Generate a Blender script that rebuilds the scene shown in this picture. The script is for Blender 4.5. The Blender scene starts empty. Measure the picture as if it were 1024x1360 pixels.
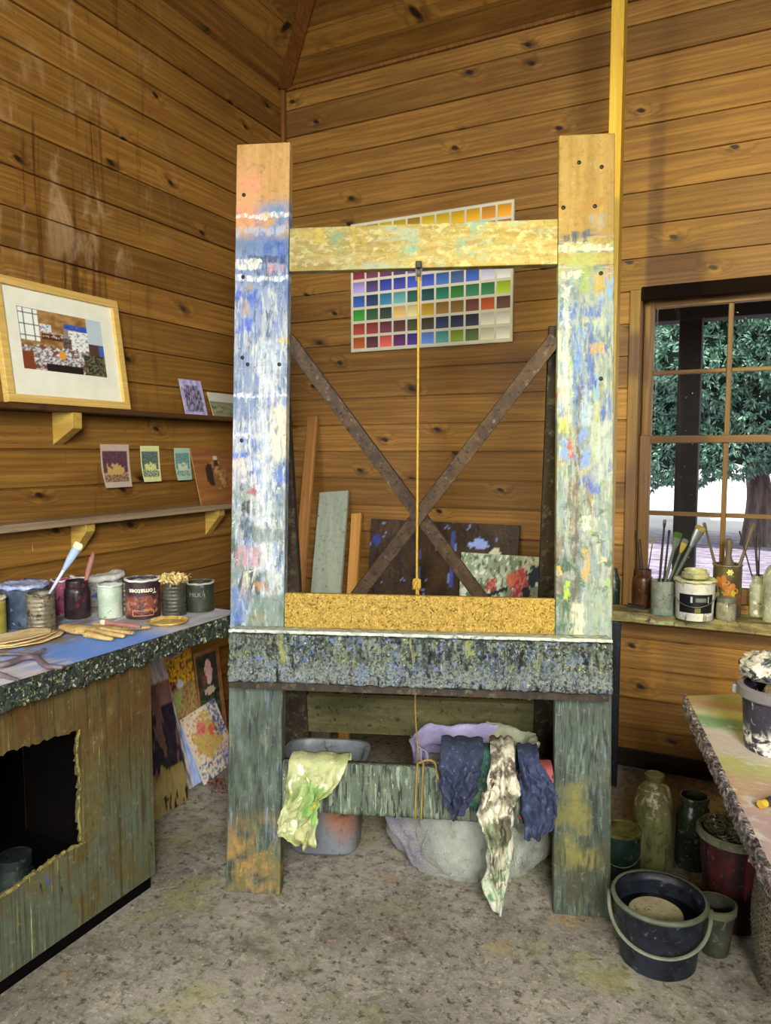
import bpy, bmesh, math, random
from mathutils import Vector, Matrix, noise
from mathutils.geometry import tessellate_polygon
SC = bpy.context.scene
COL = SC.collection
RND = random.Random(11)
V = Vector
PI = math.pi

# ------------------------------------------------------------------ camera
ANG = math.radians(26.7); TILT = math.radians(4.64); FPX = 985.0
CAM = V((2.46, -3.61, 1.5))
CR = V((math.cos(ANG), math.sin(ANG), 0)); CF0 = V((-math.sin(ANG), math.cos(ANG), 0)); ZZ = V((0, 0, 1))
CF = CF0 * math.cos(TILT) - ZZ * math.sin(TILT)
CU = CF0 * math.sin(TILT) + ZZ * math.cos(TILT)
cd = bpy.data.cameras.new('camera'); cam = bpy.data.objects.new('camera', cd); COL.objects.link(cam)
cd.sensor_fit = 'VERTICAL'; cd.sensor_height = 24.0; cd.lens = 24.0 * FPX / 1360.0; cd.clip_start = 0.02; cd.clip_end = 300
M = Matrix((CR, CU, -CF)).transposed().to_4x4(); M.translation = CAM
cam.matrix_world = M
SC.camera = cam

def ray(px, py): return CR * ((px - 512) / FPX) + CU * ((680 - py) / FPX) + CF
def on(px, py, ax, v):
    """point seen at a photo position on the world plane coordinate[ax] = v"""
    d = ray(px, py); return CAM + d * ((v - CAM[ax]) / d[ax])
def onx(px, py, v): return on(px, py, 0, v)
def ony(px, py, v): return on(px, py, 1, v)
def onz(px, py, v): return on(px, py, 2, v)
def onpl(px, py, p, n):
    d = ray(px, py); return CAM + d * ((p - CAM).dot(n) / d.dot(n))
def depth(p): return (p - CAM).dot(CF)

def lin(h):
    h = h.lstrip('#'); o = []
    for i in (0, 2, 4):
        s = int(h[i:i + 2], 16) / 255
        o.append(s / 12.92 if s <= .04045 else ((s + .055) / 1.055) ** 2.4)
    return (o[0], o[1], o[2], 1.0)

# ------------------------------------------------------------------ materials
class NT:
    def __init__(s, name):
        s.m = bpy.data.materials.new(name); s.m.use_nodes = True; s.t = s.m.node_tree; s.n = s.t.nodes
        s.b = s.n['Principled BSDF']
        s.tc = s.n.new('ShaderNodeTexCoord'); s.obj = s.tc.outputs['Object']; s._sep = None
    def put(s, sock, v):
        if hasattr(v, 'node'): s.t.links.new(v, sock)
        else: sock.default_value = v
    def sep(s):
        if s._sep is None:
            n = s.n.new('ShaderNodeSeparateXYZ'); s.t.links.new(s.obj, n.inputs[0]); s._sep = n
        return s._sep.outputs
    def math(s, op, a, b=None, c=None):
        n = s.n.new('ShaderNodeMath'); n.operation = op; s.put(n.inputs[0], a)
        if b is not None: s.put(n.inputs[1], b)
        if c is not None: s.put(n.inputs[2], c)
        return n.outputs[0]
    def comb(s, x, y, z):
        n = s.n.new('ShaderNodeCombineXYZ'); s.put(n.inputs[0], x); s.put(n.inputs[1], y); s.put(n.inputs[2], z); return n.outputs[0]
    def mapv(s, scale, loc=(0, 0, 0), vec=None):
        n = s.n.new('ShaderNodeMapping'); s.put(n.inputs[0], vec if vec is not None else s.obj)
        if not hasattr(scale, '__len__'): scale = (scale,) * 3
        n.inputs['Scale'].default_value = scale; n.inputs['Location'].default_value = loc; return n.outputs[0]
    def noise(s, vec, detail=4, rough=.6, dist=0, scale=1):
        n = s.n.new('ShaderNodeTexNoise'); s.put(n.inputs['Vector'], vec); n.inputs['Scale'].default_value = scale
        n.inputs['Detail'].default_value = detail; n.inputs['Roughness'].default_value = rough; n.inputs['Distortion'].default_value = dist
        return n.outputs['Fac']
    def step(s, v, a, b, lo=0, hi=1):
        n = s.n.new('ShaderNodeMapRange'); n.interpolation_type = 'SMOOTHSTEP'; s.put(n.inputs[0], v)
        n.inputs[1].default_value = a; n.inputs[2].default_value = b; n.inputs[3].default_value = lo; n.inputs[4].default_value = hi
        return n.outputs[0]
    def mix(s, f, a, b, mode='MIX'):
        n = s.n.new('ShaderNodeMix'); n.data_type = 'RGBA'; n.blend_type = mode; s.put(n.inputs[0], f); s.put(n.inputs[6], a); s.put(n.inputs[7], b)
        return n.outputs[2]
    def bump(s, h, strength, dist):
        n = s.n.new('ShaderNodeBump'); n.inputs['Strength'].default_value = strength; n.inputs['Distance'].default_value = dist
        s.put(n.inputs['Height'], h); return n.outputs[0]
    def out(s, col=None, rough=.6, metal=0, spec=.4, normal=None):
        if col is not None: s.put(s.b.inputs['Base Color'], col)
        s.put(s.b.inputs['Roughness'], rough); s.b.inputs['Metallic'].default_value = metal; s.b.inputs['Specular IOR Level'].default_value = spec
        if normal is not None: s.t.links.new(normal, s.b.inputs['Normal'])
        return s.m

SEED = [0]
def seedloc():
    SEED[0] += 1; k = SEED[0]; return ((k * 7.31) % 50, (k * 3.77) % 50, (k * 5.13) % 50)

def layered(name, base, layers=(), rough=.6, bump=None, metal=0, spec=.35, grime=48, strokes=()):
    """paint-covered surface: base colour (or two mixed), then patches of other paints where a noise exceeds a threshold.
    layer = (colour, scale, threshold, softness[, (axis, lo, hi, soft)...])"""
    t = NT(name)
    if isinstance(base, str): col = lin(base)
    else:
        f = t.noise(t.mapv(base[2], seedloc()), 5, .65); col = t.mix(t.step(f, .35, .65), lin(base[0]), lin(base[1]))
    for L in layers:
        f = t.noise(t.mapv(L[1], seedloc()), 5, .62, .4)
        m = t.step(f, L[2] - L[3], L[2] + L[3])
        for w in L[4:]:
            s = t.sep()[('xyz').index(w[0])]
            if w[1] is not None: m = t.math('MULTIPLY', m, t.step(s, w[1] - w[3], w[1] + w[3]))
            if w[2] is not None: m = t.math('MULTIPLY', m, t.step(s, w[2] - w[3], w[2] + w[3], 1, 0))
        col = t.mix(m, col, lin(L[0]))
    if strokes:
        e1 = t.math('SUBTRACT', t.noise(t.mapv(26, seedloc()), 5, .7), .5); e2 = t.math('SUBTRACT', t.noise(t.mapv(26, seedloc()), 5, .7), .5); rub = t.noise(t.mapv((70, 70, 16), seedloc()), 4, .65)
        px_ = t.math('ADD', t.sep()[0], t.math('MULTIPLY', e1, .075)); pz_ = t.math('ADD', t.sep()[2], t.math('MULTIPLY', e2, .06))
    for c, x0, x1, z0, z1, sf in strokes:
        m = t.math('MULTIPLY', t.step(px_, x0 - sf, x0 + sf), t.step(px_, x1 + sf, x1 - sf)); m = t.math('MULTIPLY', m, t.math('MULTIPLY', t.step(pz_, z0 - sf, z0 + sf), t.step(pz_, z1 + sf, z1 - sf)))
        m = t.math('MULTIPLY', m, t.step(rub, .38, .58, .12, .86)); col = t.mix(m, col, lin(c))
    fg = t.noise(t.mapv(grime, seedloc()), 5, .7); col = t.mix(t.step(fg, .50, .72, 0, .55), col, t.mix(.6, col, lin('#14120e'))); col = t.mix(t.step(fg, .42, .28, 0, .12), col, lin('#e8e6da'))
    nrm = None
    if bump:
        h = t.noise(t.mapv(bump[0], seedloc()), 5, .65); nrm = t.bump(h, bump[1], bump[2])
    return t.out(col, rough, metal, spec, nrm)

def plain(name, c, rough=.5, metal=0, spec=.4, var=.12, scale=14, bump=None):
    t = NT(name)
    f = t.noise(t.mapv(scale, seedloc()), 4, .6)
    cc = lin(c); d = tuple(x * (1 - 2.2 * var) for x in cc[:3]) + (1,); l = tuple(min(1, x * (1 + 1.6 * var)) for x in cc[:3]) + (1,)
    col = t.mix(t.step(f, .3, .7), d, l)
    nrm = t.bump(t.noise(t.mapv(bump[0], seedloc()), 4, .6), bump[1], bump[2]) if bump else None
    return t.out(col, rough, metal, spec, nrm)

def wood(name, dark, mid, light, axis='x', plank=None, zoff=0, knots=.55, rough=.55, stains=(), spec=.35, ringf=190, kscale=2.3, extra=()):
    """timber with long grain along one axis, rings bending round knots; plank = board pitch along z"""
    t = NT(name); S = t.sep(); ax = 'xyz'.index(axis)
    g = S[ax]; o = [S[i] for i in range(3) if i != ax]; h = o[1]; d = o[0]     # h: across the face (z for walls)
    if axis == 'z': h, d = S[0], S[1]
    pv = None
    if plank:
        idx = t.math('FLOOR', t.math('DIVIDE', t.math('SUBTRACT', h, zoff), plank))
        wn = t.n.new('ShaderNodeTexWhiteNoise'); wn.noise_dimensions = '1D'; t.put(wn.inputs['W'], t.math('ADD', idx, 3.7)); pv = wn.outputs['Value']
        g = t.math('ADD', g, t.math('MULTIPLY', pv, 37.0)); hh = t.math('ADD', h, t.math('MULTIPLY', idx, .77))
    else: hh = h
    kv = t.comb(t.math('ADD', t.math('MULTIPLY', g, kscale * 1.05), t.math('MULTIPLY', hh, 2.0)), t.math('MULTIPLY', hh, kscale * 1.6), 0)
    vo = t.n.new('ShaderNodeTexVoronoi'); vo.voronoi_dimensions = '2D'; t.put(vo.inputs['Vector'], kv); vo.inputs['Scale'].default_value = 1.0
    vo.inputs['Randomness'].default_value = 1.0
    dist = vo.outputs['Distance']; sp = t.n.new('ShaderNodeSeparateColor'); t.t.links.new(vo.outputs['Color'], sp.inputs[0])
    has = t.math('LESS_THAN', sp.outputs[0], knots)
    bend = t.math('MULTIPLY', t.step(dist, .02, .30, 1, 0), has)
    n1 = t.noise(t.comb(t.math('MULTIPLY', g, .55), t.math('MULTIPLY', hh, 7.0), t.math('MULTIPLY', d, 9.0)), 2, .45)
    ph = t.math('ADD', t.math('MULTIPLY', hh, float(ringf)), t.math('MULTIPLY', n1, 42.0))
    ph = t.math('ADD', ph, t.math('MULTIPLY', bend, 10.0)); ph = t.math('ADD', ph, t.math('MULTIPLY', d, 60.0))
    ring = t.math('POWER', t.math('ADD', t.math('MULTIPLY', t.math('SINE', ph), .5), .5), 3.0)
    fib = t.noise(t.comb(t.math('MULTIPLY', g, 5.0), t.math('MULTIPLY', hh, 260.0), t.math('MULTIPLY', d, 260.0)), 3, .6)
    broad = t.noise(t.comb(t.math('MULTIPLY', g, 1.3), t.math('MULTIPLY', hh, 52.0), t.math('MULTIPLY', d, 9.0)), 4, .62)
    col = t.mix(t.step(broad, .28, .72), lin(mid), lin(light))
    wide = t.noise(t.comb(t.math('MULTIPLY', g, .8), t.math('MULTIPLY', hh, 2.0), 0), 3, .6); col = t.mix(t.step(wide, .35, .75, 0, .45), col, lin(dark))
    col = t.mix(t.math('MULTIPLY', ring, t.step(broad, .35, .65, .10, .42)), col, lin(dark))
    col = t.mix(t.math('MULTIPLY', t.step(fib, .42, .7), .20), col, lin(dark))
    if pv is not None:
        col = t.mix(t.math('MULTIPLY', t.step(pv, .2, 1.0), .38), col, lin(dark))
    side = t.noise(t.comb(t.math('MULTIPLY', g, 9.0), t.math('MULTIPLY', hh, 22.0), 0), 3, .6)
    halo = t.math('MULTIPLY', t.math('MULTIPLY', t.step(dist, .06, .22, 1, 0), has), t.step(side, .42, .60))
    col = t.mix(t.math('MULTIPLY', halo, .75), col, lin(dark))
    hl2 = t.math('MULTIPLY', t.math('MULTIPLY', t.step(dist, .06, .26, 1, 0), has), t.step(side, .50, .36))
    col = t.mix(t.math('MULTIPLY', hl2, .35), col, lin(light))
    core = t.math('MULTIPLY', t.step(dist, .030, .075, 1, 0), has)
    col = t.mix(core, col, lin('#22130a'))
    fk = t.noise(t.comb(t.math('MULTIPLY', g, 14.0), t.math('MULTIPLY', hh, 120.0), t.math('MULTIPLY', d, 60.0)), 3, .6); col = t.mix(t.step(fk, .60, .72, 0, .5), col, lin(dark))
    for L in stains:
        f = t.noise(t.mapv(L[1], seedloc()), 5, .65, .6)
        m = t.step(f, L[2] - L[3], L[2] + L[3]); m = t.math('MULTIPLY', m, L[4])
        for w in L[5:]:
            s = S['xyz'.index(w[0])]
            if w[1] is not None: m = t.math('MULTIPLY', m, t.step(s, w[1] - w[3], w[1] + w[3]))
            if w[2] is not None: m = t.math('MULTIPLY', m, t.step(s, w[2] - w[3], w[2] + w[3], 1, 0))
        col = t.mix(m, col, lin(L[0]))
    nrm = t.bump(t.math('ADD', t.math('MULTIPLY', ring, -.5), fib), .25, .0015)
    return t.out(col, rough, 0, spec, nrm)

def vcol(name, rough=.6, bump=None, spec=.35):
    t = NT(name); a = t.n.new('ShaderNodeVertexColor'); a.layer_name = 'Col'
    nrm = t.bump(t.noise(t.mapv(bump[0], seedloc()), 4, .6), bump[1], bump[2]) if bump else None
    return t.out(a.outputs['Color'], rough, 0, spec, nrm)

# ------------------------------------------------------------------ mesh helpers
def obj(name, bm, m, parent=None, smooth=None, solid=None, bevel=None, kind=None):
    me = bpy.data.meshes.new(name)
    if isinstance(bm, bpy.types.Mesh): me = bm
    else:
        bmesh.ops.recalc_face_normals(bm, faces=bm.faces) if smooth != 'keep' else None
        bm.to_mesh(me); bm.free()
    if m is not None:
        for mm in (m if isinstance(m, (list, tuple)) else [m]): me.materials.append(mm)
    o = bpy.data.objects.new(name, me); COL.objects.link(o)
    if parent is not None: o.parent = parent
    if smooth and smooth != 'keep':
        for p in me.polygons: p.use_smooth = True
        if isinstance(smooth, (int, float)) and smooth is not True: me.set_sharp_from_angle(angle=math.radians(smooth))
    if solid:
        md = o.modifiers.new('solid', 'SOLIDIFY'); md.thickness = solid; md.offset = 0
    if bevel:
        md = o.modifiers.new('bevel', 'BEVEL'); md.width = bevel; md.segments = 2; md.limit_method = 'ANGLE'; md.angle_limit = .6
    if kind: o['kind'] = kind
    return o
def thing(name, label, cat, loc=(0, 0, 0), rz=0, group=None):
    o = bpy.data.objects.new(name, None); COL.objects.link(o); o.empty_display_size = .05
    o.location = loc; o.rotation_euler = (0, 0, rz); return tag(o, label, cat, group)
def tag(o, label, cat, group=None):
    o['label'] = label; o['category'] = cat
    if group: o['group'] = group
    return o

def box(bm, a, b, fn=None):
    vs = []
    for z in (a[2], b[2]):
        for x, y in ((a[0], a[1]), (b[0], a[1]), (b[0], b[1]), (a[0], b[1])):
            p = V((x, y, z)); vs.append(bm.verts.new(fn(p) if fn else p))
    for f in ((3, 2, 1, 0), (4, 5, 6, 7), (0, 1, 5, 4), (1, 2, 6, 5), (2, 3, 7, 6), (3, 0, 4, 7)): bm.faces.new([vs[i] for i in f])
    return vs
def nbox(a, b, fn=None):
    bm = bmesh.new(); box(bm, a, b, fn); return bm
def sbox(a, b, n, fn=None):
    """box whose faces are grids of n=(nx,ny,nz) cells, passed through fn (for displaced slabs)"""
    bm = bmesh.new(); a = V(a); b = V(b); cache = {}
    def vert(i, j, k):
        key = (i, j, k)
        if key not in cache:
            p = V((a.x + (b.x - a.x) * i / n[0], a.y + (b.y - a.y) * j / n[1], a.z + (b.z - a.z) * k / n[2]))
            cache[key] = bm.verts.new(fn(p, (i / n[0], j / n[1], k / n[2])) if fn else p)
        return cache[key]
    for k in (0, n[2]):
        for i in range(n[0]):
            for j in range(n[1]): bm.faces.new([vert(i, j, k), vert(i + 1, j, k), vert(i + 1, j + 1, k), vert(i, j + 1, k)])
    for j in (0, n[1]):
        for i in range(n[0]):
            for k in range(n[2]): bm.faces.new([vert(i, j, k), vert(i + 1, j, k), vert(i + 1, j, k + 1), vert(i, j, k + 1)])
    for i in (0, n[0]):
        for j in range(n[1]):
            for k in range(n[2]): bm.faces.new([vert(i, j, k), vert(i, j + 1, k), vert(i, j + 1, k + 1), vert(i, j, k + 1)])
    return bm
def beam(bm, p0, p1, w, t, side):
    """bar from p0 to p1: width w along 'side', thickness t across"""
    p0 = V(p0); p1 = V(p1); d = (p1 - p0).normalized(); s = V(side); s = (s - d * s.dot(d)).normalized(); n = d.cross(s)
    vs = []
    for p in (p0, p1):
        for a, b in ((-1, -1), (1, -1), (1, 1), (-1, 1)): vs.append(bm.verts.new(p + s * (a * w / 2) + n * (b * t / 2)))
    for f in ((3, 2, 1, 0), (4, 5, 6, 7), (0, 1, 5, 4), (1, 2, 6, 5), (2, 3, 7, 6), (3, 0, 4, 7)): bm.faces.new([vs[i] for i in f])
def lathe(bm, prof, seg=40, c=(0, 0, 0), fn=None, closed=False):
    rings = []; c = V(c)
    for r, z in prof:
        if r < 1e-6: rings.append([bm.verts.new(c + V((0, 0, z)))]); continue
        ring = []
        for i in range(seg):
            a = 2 * PI * i / seg; p = V((r * math.cos(a), r * math.sin(a), z))
            if fn: p = fn(p, a)
            ring.append(bm.verts.new(c + p))
        rings.append(ring)
    pairs = list(zip(rings, rings[1:])) + ([(rings[-1], rings[0])] if closed else [])
    for A, B in pairs:
        for i in range(seg):
            j = (i + 1) % seg
            if len(A) == 1 and len(B) == 1: continue
            if len(A) == 1: bm.faces.new([A[0], B[j], B[i]])
            elif len(B) == 1: bm.faces.new([A[i], A[j], B[0]])
            else: bm.faces.new([A[i], A[j], B[j], B[i]])
    return bm
def tube(bm, pts, rad, seg=8, cap=True, flat=1.0):
    pts = [V(p) for p in pts]; n = len(pts); rings = []; up = None
    for i, p in enumerate(pts):
        d = (pts[min(i + 1, n - 1)] - pts[max(i - 1, 0)]).normalized()
        if up is None: up = V((0, 0, 1)) if abs(d.z) < .9 else V((1, 0, 0))
        s = d.cross(up).normalized(); u = s.cross(d).normalized(); up = u
        r = rad[i] if hasattr(rad, '__len__') else rad
        rings.append([bm.verts.new(p + s * (r * math.cos(2 * PI * k / seg)) + u * (r * flat * math.sin(2 * PI * k / seg))) for k in range(seg)])
    for A, B in zip(rings, rings[1:]):
        for k in range(seg): bm.faces.new([A[k], A[(k + 1) % seg], B[(k + 1) % seg], B[k]])
    if cap: bm.faces.new(rings[0][::-1]); bm.faces.new(rings[-1])
    return bm
def spline(pts, k=6):
    pts = [V(p) for p in pts]; out = []
    for i in range(len(pts) - 1):
        a, b, c, d = pts[max(i - 1, 0)], pts[i], pts[i + 1], pts[min(i + 2, len(pts) - 1)]
        for j in range(k):
            t = j / k; out.append(.5 * (2 * b + (c - a) * t + (2 * a - 5 * b + 4 * c - d) * t * t + (3 * b - a - 3 * c + d) * t ** 3))
    return out + [pts[-1]]
def surf(fn, nu, nv):
    bm = bmesh.new(); g = [[bm.verts.new(fn(i / nu, j / nv)) for i in range(nu + 1)] for j in range(nv + 1)]
    for j in range(nv):
        for i in range(nu): bm.faces.new([g[j][i], g[j][i + 1], g[j + 1][i + 1], g[j + 1][i]])
    return bm
def N(p, s=1.0, o=0.0): return noise.noise(V((p[0] * s + o, p[1] * s + o * 1.7, p[2] * s - o)))
def FN(x, y, o=0.0, oct=4): return noise.fractal(V((x, y, o)), 1.0, 2.0, oct)
def mixc(a, b, t):
    t = max(0, min(1, t)); return tuple(a[i] + (b[i] - a[i]) * t for i in range(3))
def hx(h): return lin(h)[:3]

def pic(name, O, U, W, fn, nu, nv, m, parent=None, th=.004, edge=None, cell=False, warp=None):
    """flat painted board or print: O = lower-left corner, U and W = edges; fn(u,v) -> linear colour painted on its front"""
    O, U, W = V(O), V(U), V(W); nrm = U.cross(W).normalized(); bm = bmesh.new(); lay = bm.loops.layers.color.new('Col') if False else bm.loops.layers.float_color.new('Col')
    def P(u, v): return O + U * u + W * v + nrm * (warp(u, v) if warp else 0)
    g = [[bm.verts.new(P(i / nu, j / nv)) for i in range(nu + 1)] for j in range(nv + 1)]
    k = [[bm.verts.new(P(i / nu, j / nv) - nrm * th) if i in (0, nu) or j in (0, nv) else None for i in range(nu + 1)] for j in range(nv + 1)]
    def col(f, cs):
        for l, c in zip(f.loops, cs): l[lay] = (c[0], c[1], c[2], 1)
    cc = None if cell else [[fn(i / nu, j / nv) for i in range(nu + 1)] for j in range(nv + 1)]
    for j in range(nv):
        for i in range(nu):
            f = bm.faces.new([g[j][i], g[j][i + 1], g[j + 1][i + 1], g[j + 1][i]])
            if cell:
                q = fn(i, j); col(f, q if isinstance(q[0], (tuple, list)) else [q] * 4)
            else: col(f, [cc[j][i], cc[j][i + 1], cc[j + 1][i + 1], cc[j + 1][i]])
    per = [(i, 0) for i in range(nu)] + [(nu, j) for j in range(nv)] + [(i, nv) for i in range(nu, 0, -1)] + [(0, j) for j in range(nv, 0, -1)]
    e = edge or (.5, .45, .4)
    for q, (i, j) in enumerate(per):
        i2, j2 = per[(q + 1) % len(per)]
        col(bm.faces.new([g[j2][i2], g[j][i], k[j][i], k[j2][i2]]), [e] * 4)
    if warp:
        kk = [[k[j][i] or bm.verts.new(P(i / nu, j / nv) - nrm * th) for i in range(nu + 1)] for j in range(nv + 1)]
        for j in range(nv):
            for i in range(nu): col(bm.faces.new([kk[j][i], kk[j + 1][i], kk[j + 1][i + 1], kk[j][i + 1]]), [e] * 4)
    else: col(bm.faces.new([k[j][i] for i, j in per][::-1]), [e] * len(per))
    return obj(name, bm, m, parent, smooth='keep')

def text_mesh(s, size, extrude=.0006, bold=0):
    c = bpy.data.curves.new('txt', 'FONT'); c.body = s; c.size = size; c.extrude = extrude; c.align_x = 'CENTER'; c.align_y = 'CENTER'; c.offset = bold
    o = bpy.data.objects.new('txt', c); COL.objects.link(o); bpy.context.view_layer.update()
    me = bpy.data.meshes.new_from_object(o.evaluated_get(bpy.context.evaluated_depsgraph_get()))
    bpy.data.objects.remove(o); bpy.data.curves.remove(c); return me
def wrap_text(name, s, size, r, zc, m, parent, flip=False, a0=0, bold=0, sx=1.0):
    me = text_mesh(s, size, bold=bold)
    for v in me.vertices:
        x, y, z = v.co
        if flip: x, y = -x, -y
        a = x * sx / r + a0; rr = r + .0004 + max(0, z); v.co = (rr * math.sin(a), -rr * math.cos(a), zc + y)
    return obj(name, me, m, parent)

def fit(x0, x1, yt, yb, z):
    """upright round thing on a surface at height z, its outline given in photo positions: centre, radius, height, angle to the viewer"""
    xm = (x0 + x1) / 2; P = onz(xm, yb, z); r = (x1 - x0) / 2 * depth(P) / FPX
    d = P - CAM; d.z = 0; d.normalize(); Q = onpl(xm, yt, P, d)
    c = P + d * r; return V((c.x, c.y, z)), r, Q.z - z, math.atan2(d.y, d.x) - PI / 2
# ------------------------------------------------------------------ shell
PITCH = .146; HW = 3.52
def plank_face(bm, a0, a1, z0, z1, put, zoff, holes=(), g=.0026, ch=.006, dp=.012):
    """boards as long strips with chamfered edges and dark grooves; put(a, z, depth) -> point"""
    k = math.floor((z0 - zoff) / PITCH)
    while zoff + k * PITCH < z1 - 1e-5:
        lo, hi = zoff + k * PITCH, zoff + (k + 1) * PITCH; k += 1
        cuts = sorted({lo, hi, *[z for h in holes for z in h[2:] if lo < z < hi]})
        for s0, s1 in zip(cuts, cuts[1:]):
            t0, t1 = max(s0, z0), min(s1, z1)
            if t1 - t0 < 1e-4: continue
            segs = [(a0, a1)]
            for h in holes:
                if h[2] < (t0 + t1) / 2 < h[3]:
                    segs = [q for s in segs for q in ((s[0], min(s[1], h[0])), (max(s[0], h[1]), s[1])) if q[1] - q[0] > 1e-4]
            for b0, b1 in segs:
                rows = []
                if t0 == lo: rows += [(t0, dp), (t0 + g, dp), (t0 + g + ch * .4, 0)]
                else: rows += [(t0, 0)]
                if t1 == hi: rows += [(t1 - g - ch * .4, 0), (t1 - g, dp), (t1, dp)]
                else: rows += [(t1, 0)]
                vs = [[bm.verts.new(put(b, z, d)) for b in (b0, b1)] for z, d in rows]
                for A, B in zip(vs, vs[1:]): bm.faces.new([A[0], A[1], B[1], B[0]])
W_WALL = dict(dark='#40260b', mid='#7f5722', light='#a67b36')
m_back = wood('pine boards of the back wall', axis='x', plank=PITCH, zoff=1.5 - PITCH * 12, knots=.50, kscale=2.9, stains=[
    ('#2a160a', (6, 6, 1.2), .68, .06, .5, ('z', None, .5, .2)), ('#1d2340', (30, 30, 40), .77, .01, .9)], **W_WALL)
m_left = wood('pine boards of the left wall', axis='y', plank=PITCH, zoff=1.508 - PITCH * 12, knots=.45, kscale=2.9, stains=[
    ('#41200c', (12, 12, .9), .60, .05, .75, ('y', None, -1.1, .35), ('z', 1.2, None, .2)),
    ('#c9ad86', (7, 7, 3), .62, .10, .45, ('y', None, -1.0, .4), ('z', 2.2, None, .2)),
    ('#e0d2b0', (90, 90, 12), .76, .02, .7)], **W_WALL)
SZ = on(1000, 828, 1, -.18).z; WX0, WX1, WZ0, WZ1 = 1.925, 2.70, SZ + .018, 2.235        # window hole in the back wall
XR, YF = 4.6, -6.2                                   # right wall, front wall
bm = bmesh.new()
plank_face(bm, 0, XR, .0, HW + .05, lambda a, z, d: V((a, d, z)), 1.5 - PITCH * 12, [(WX0, WX1, WZ0, WZ1)])
for a, b in (((0, .012, 0), (WX0, .11, HW)), ((WX1, .012, 0), (XR, .11, HW)), ((WX0, .012, 0), (WX1, .11, WZ0)), ((WX0, .012, WZ1), (WX1, .11, HW))): box(bm, V(a) + V((0, .004, 0)), b)
obj('wall_back', bm, m_back, smooth='keep', kind='structure')
bm = bmesh.new()
plank_face(bm, YF, 0, .0, HW + .05, lambda a, z, d: V((-d, a, z)), 1.508 - PITCH * 12)
box(bm, (-.11, YF, 0), (-.016, .11, HW))
obj('wall_left', bm, m_left, smooth='keep', kind='structure')
m_plainw = wood('pine boards of the other walls', axis='y', plank=PITCH, **W_WALL)
obj('wall_right', nbox((XR, YF, 0), (XR + .1, .11, HW)), m_plainw, kind='structure')
obj('wall_front', nbox((-.1, YF - .1, 0), (XR + .1, YF, HW)), m_plainw, kind='structure')
# raked board ceiling: one slope off the left wall, one off the back wall, meeting in a hip
SL = .33; W2 = XR / 2
m_ceil_l = wood('pine boards of the ceiling slope by the left wall', axis='y', plank=PITCH * .95 * SL, zoff=HW, knots=.5, **W_WALL)
m_ceil_b = wood('pine boards of the ceiling slope by the back wall', axis='x', plank=PITCH * .95 * SL, zoff=HW, knots=.5, **W_WALL)
def slope_mesh(mode):
    bm = bmesh.new(); K = 16; d = W2 / K
    for k in range(K):
        s0, s1 = k * d, (k + 1) * d - .004
        for q0, q1, dz in ((s0, s1, 0), (s1, s1 + .004, .008)):
            if mode == 'l': P = [(q0, -q0), (q1, -q1), (q1, YF), (q0, YF)]
            else: P = [(q0, -q0), (q1, -q1), (XR - q1, -q1), (XR - q0, -q0)]
            z = [HW + SL * q0 + dz, HW + SL * q1 + dz, HW + SL * q1 + dz, HW + SL * q0 + dz]
            bm.faces.new([bm.verts.new((p[0], p[1], zz)) for p, zz in zip(P, z)])
    return bm
bm = slope_mesh('l'); obj('ceiling', bm, m_ceil_l, smooth='keep', kind='structure', solid=.02)
bm = slope_mesh('b'); obj('ceiling', bm, m_ceil_b, smooth='keep', kind='structure', solid=.02)
bm = bmesh.new()
bm.faces.new([bm.verts.new(p) for p in ((XR, 0, HW), (W2, -W2, HW + SL * W2), (W2, YF, HW + SL * W2), (XR, YF, HW))])
bm.faces.new([bm.verts.new(p) for p in ((-.1, YF, HW), (XR + .1, YF, HW), (W2, YF, HW + SL * W2 + .03))])
obj('ceiling', bm, m_ceil_l, smooth='keep', kind='structure', solid=.02)
m_trim = wood('dark timber trim', '#2e1a0a', '#6b4219', '#8a5a27', axis='z', knots=0)
bm = bmesh.new(); beam(bm, (.03, -.03, HW - .005), (1.6, -1.6, HW - .005 + 1.6 * SL - .03), .07, .025, (1, 1, 0)); obj('trim_1', bm, m_trim, bevel=.004, kind='structure')
obj('trim_2', nbox((.001, -.028, 0), (.026, -.001, HW)), m_trim, bevel=.004, kind='structure')
bm = bmesh.new(); box(bm, (.03, -.02, HW - .02), (XR, -.0005, HW + .015)); obj('trim_3', bm, m_trim, kind='structure')
# floor
t = NT('worn concrete floor')
n1 = t.noise(t.mapv(2.2, (3, 1, 0)), 6, .7); n2 = t.noise(t.mapv(22, (9, 4, 0)), 6, .75); n3 = t.noise(t.mapv(90, (1, 7, 0)), 4, .7)
col = t.mix(t.step(n1, .3, .7), lin('#757064'), lin('#9f9a8c'))
col = t.mix(t.math('MULTIPLY', t.step(n2, .46, .62), .55), col, lin('#4a463f'))
col = t.mix(t.math('MULTIPLY', t.step(n3, .55, .72), .7), col, lin('#c9c4b2'))
n9 = t.noise(t.mapv(11, (2, 9, 4)), 6, .8, 1.0)
col = t.mix(t.math('MULTIPLY', t.step(n9, .56, .66), .55), col, lin('#b9b29c'))
for c, s, th, so, k in (('#45403a', 6, .62, .07, .5), ('#2b2823', 34, .60, .06, .75), ('#8d8778', 60, .60, .06, .6), ('#a3824a', 4.2, .66, .06, .55), ('#b77f5e', 7.5, .70, .04, .5), ('#8c8f45', 3.1, .62, .08, .45), ('#191714', 75, .68, .03, .85), ('#dcd8c8', 120, .72, .02, .7), ('#c9b083', 38, .70, .03, .7), ('#6d6f86', 30, .72, .03, .5)):
    f = t.noise(t.mapv(s, seedloc()), 5, .65); col = t.mix(t.math('MULTIPLY', t.step(f, th - so, th + so), k), col, lin(c))
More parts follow.
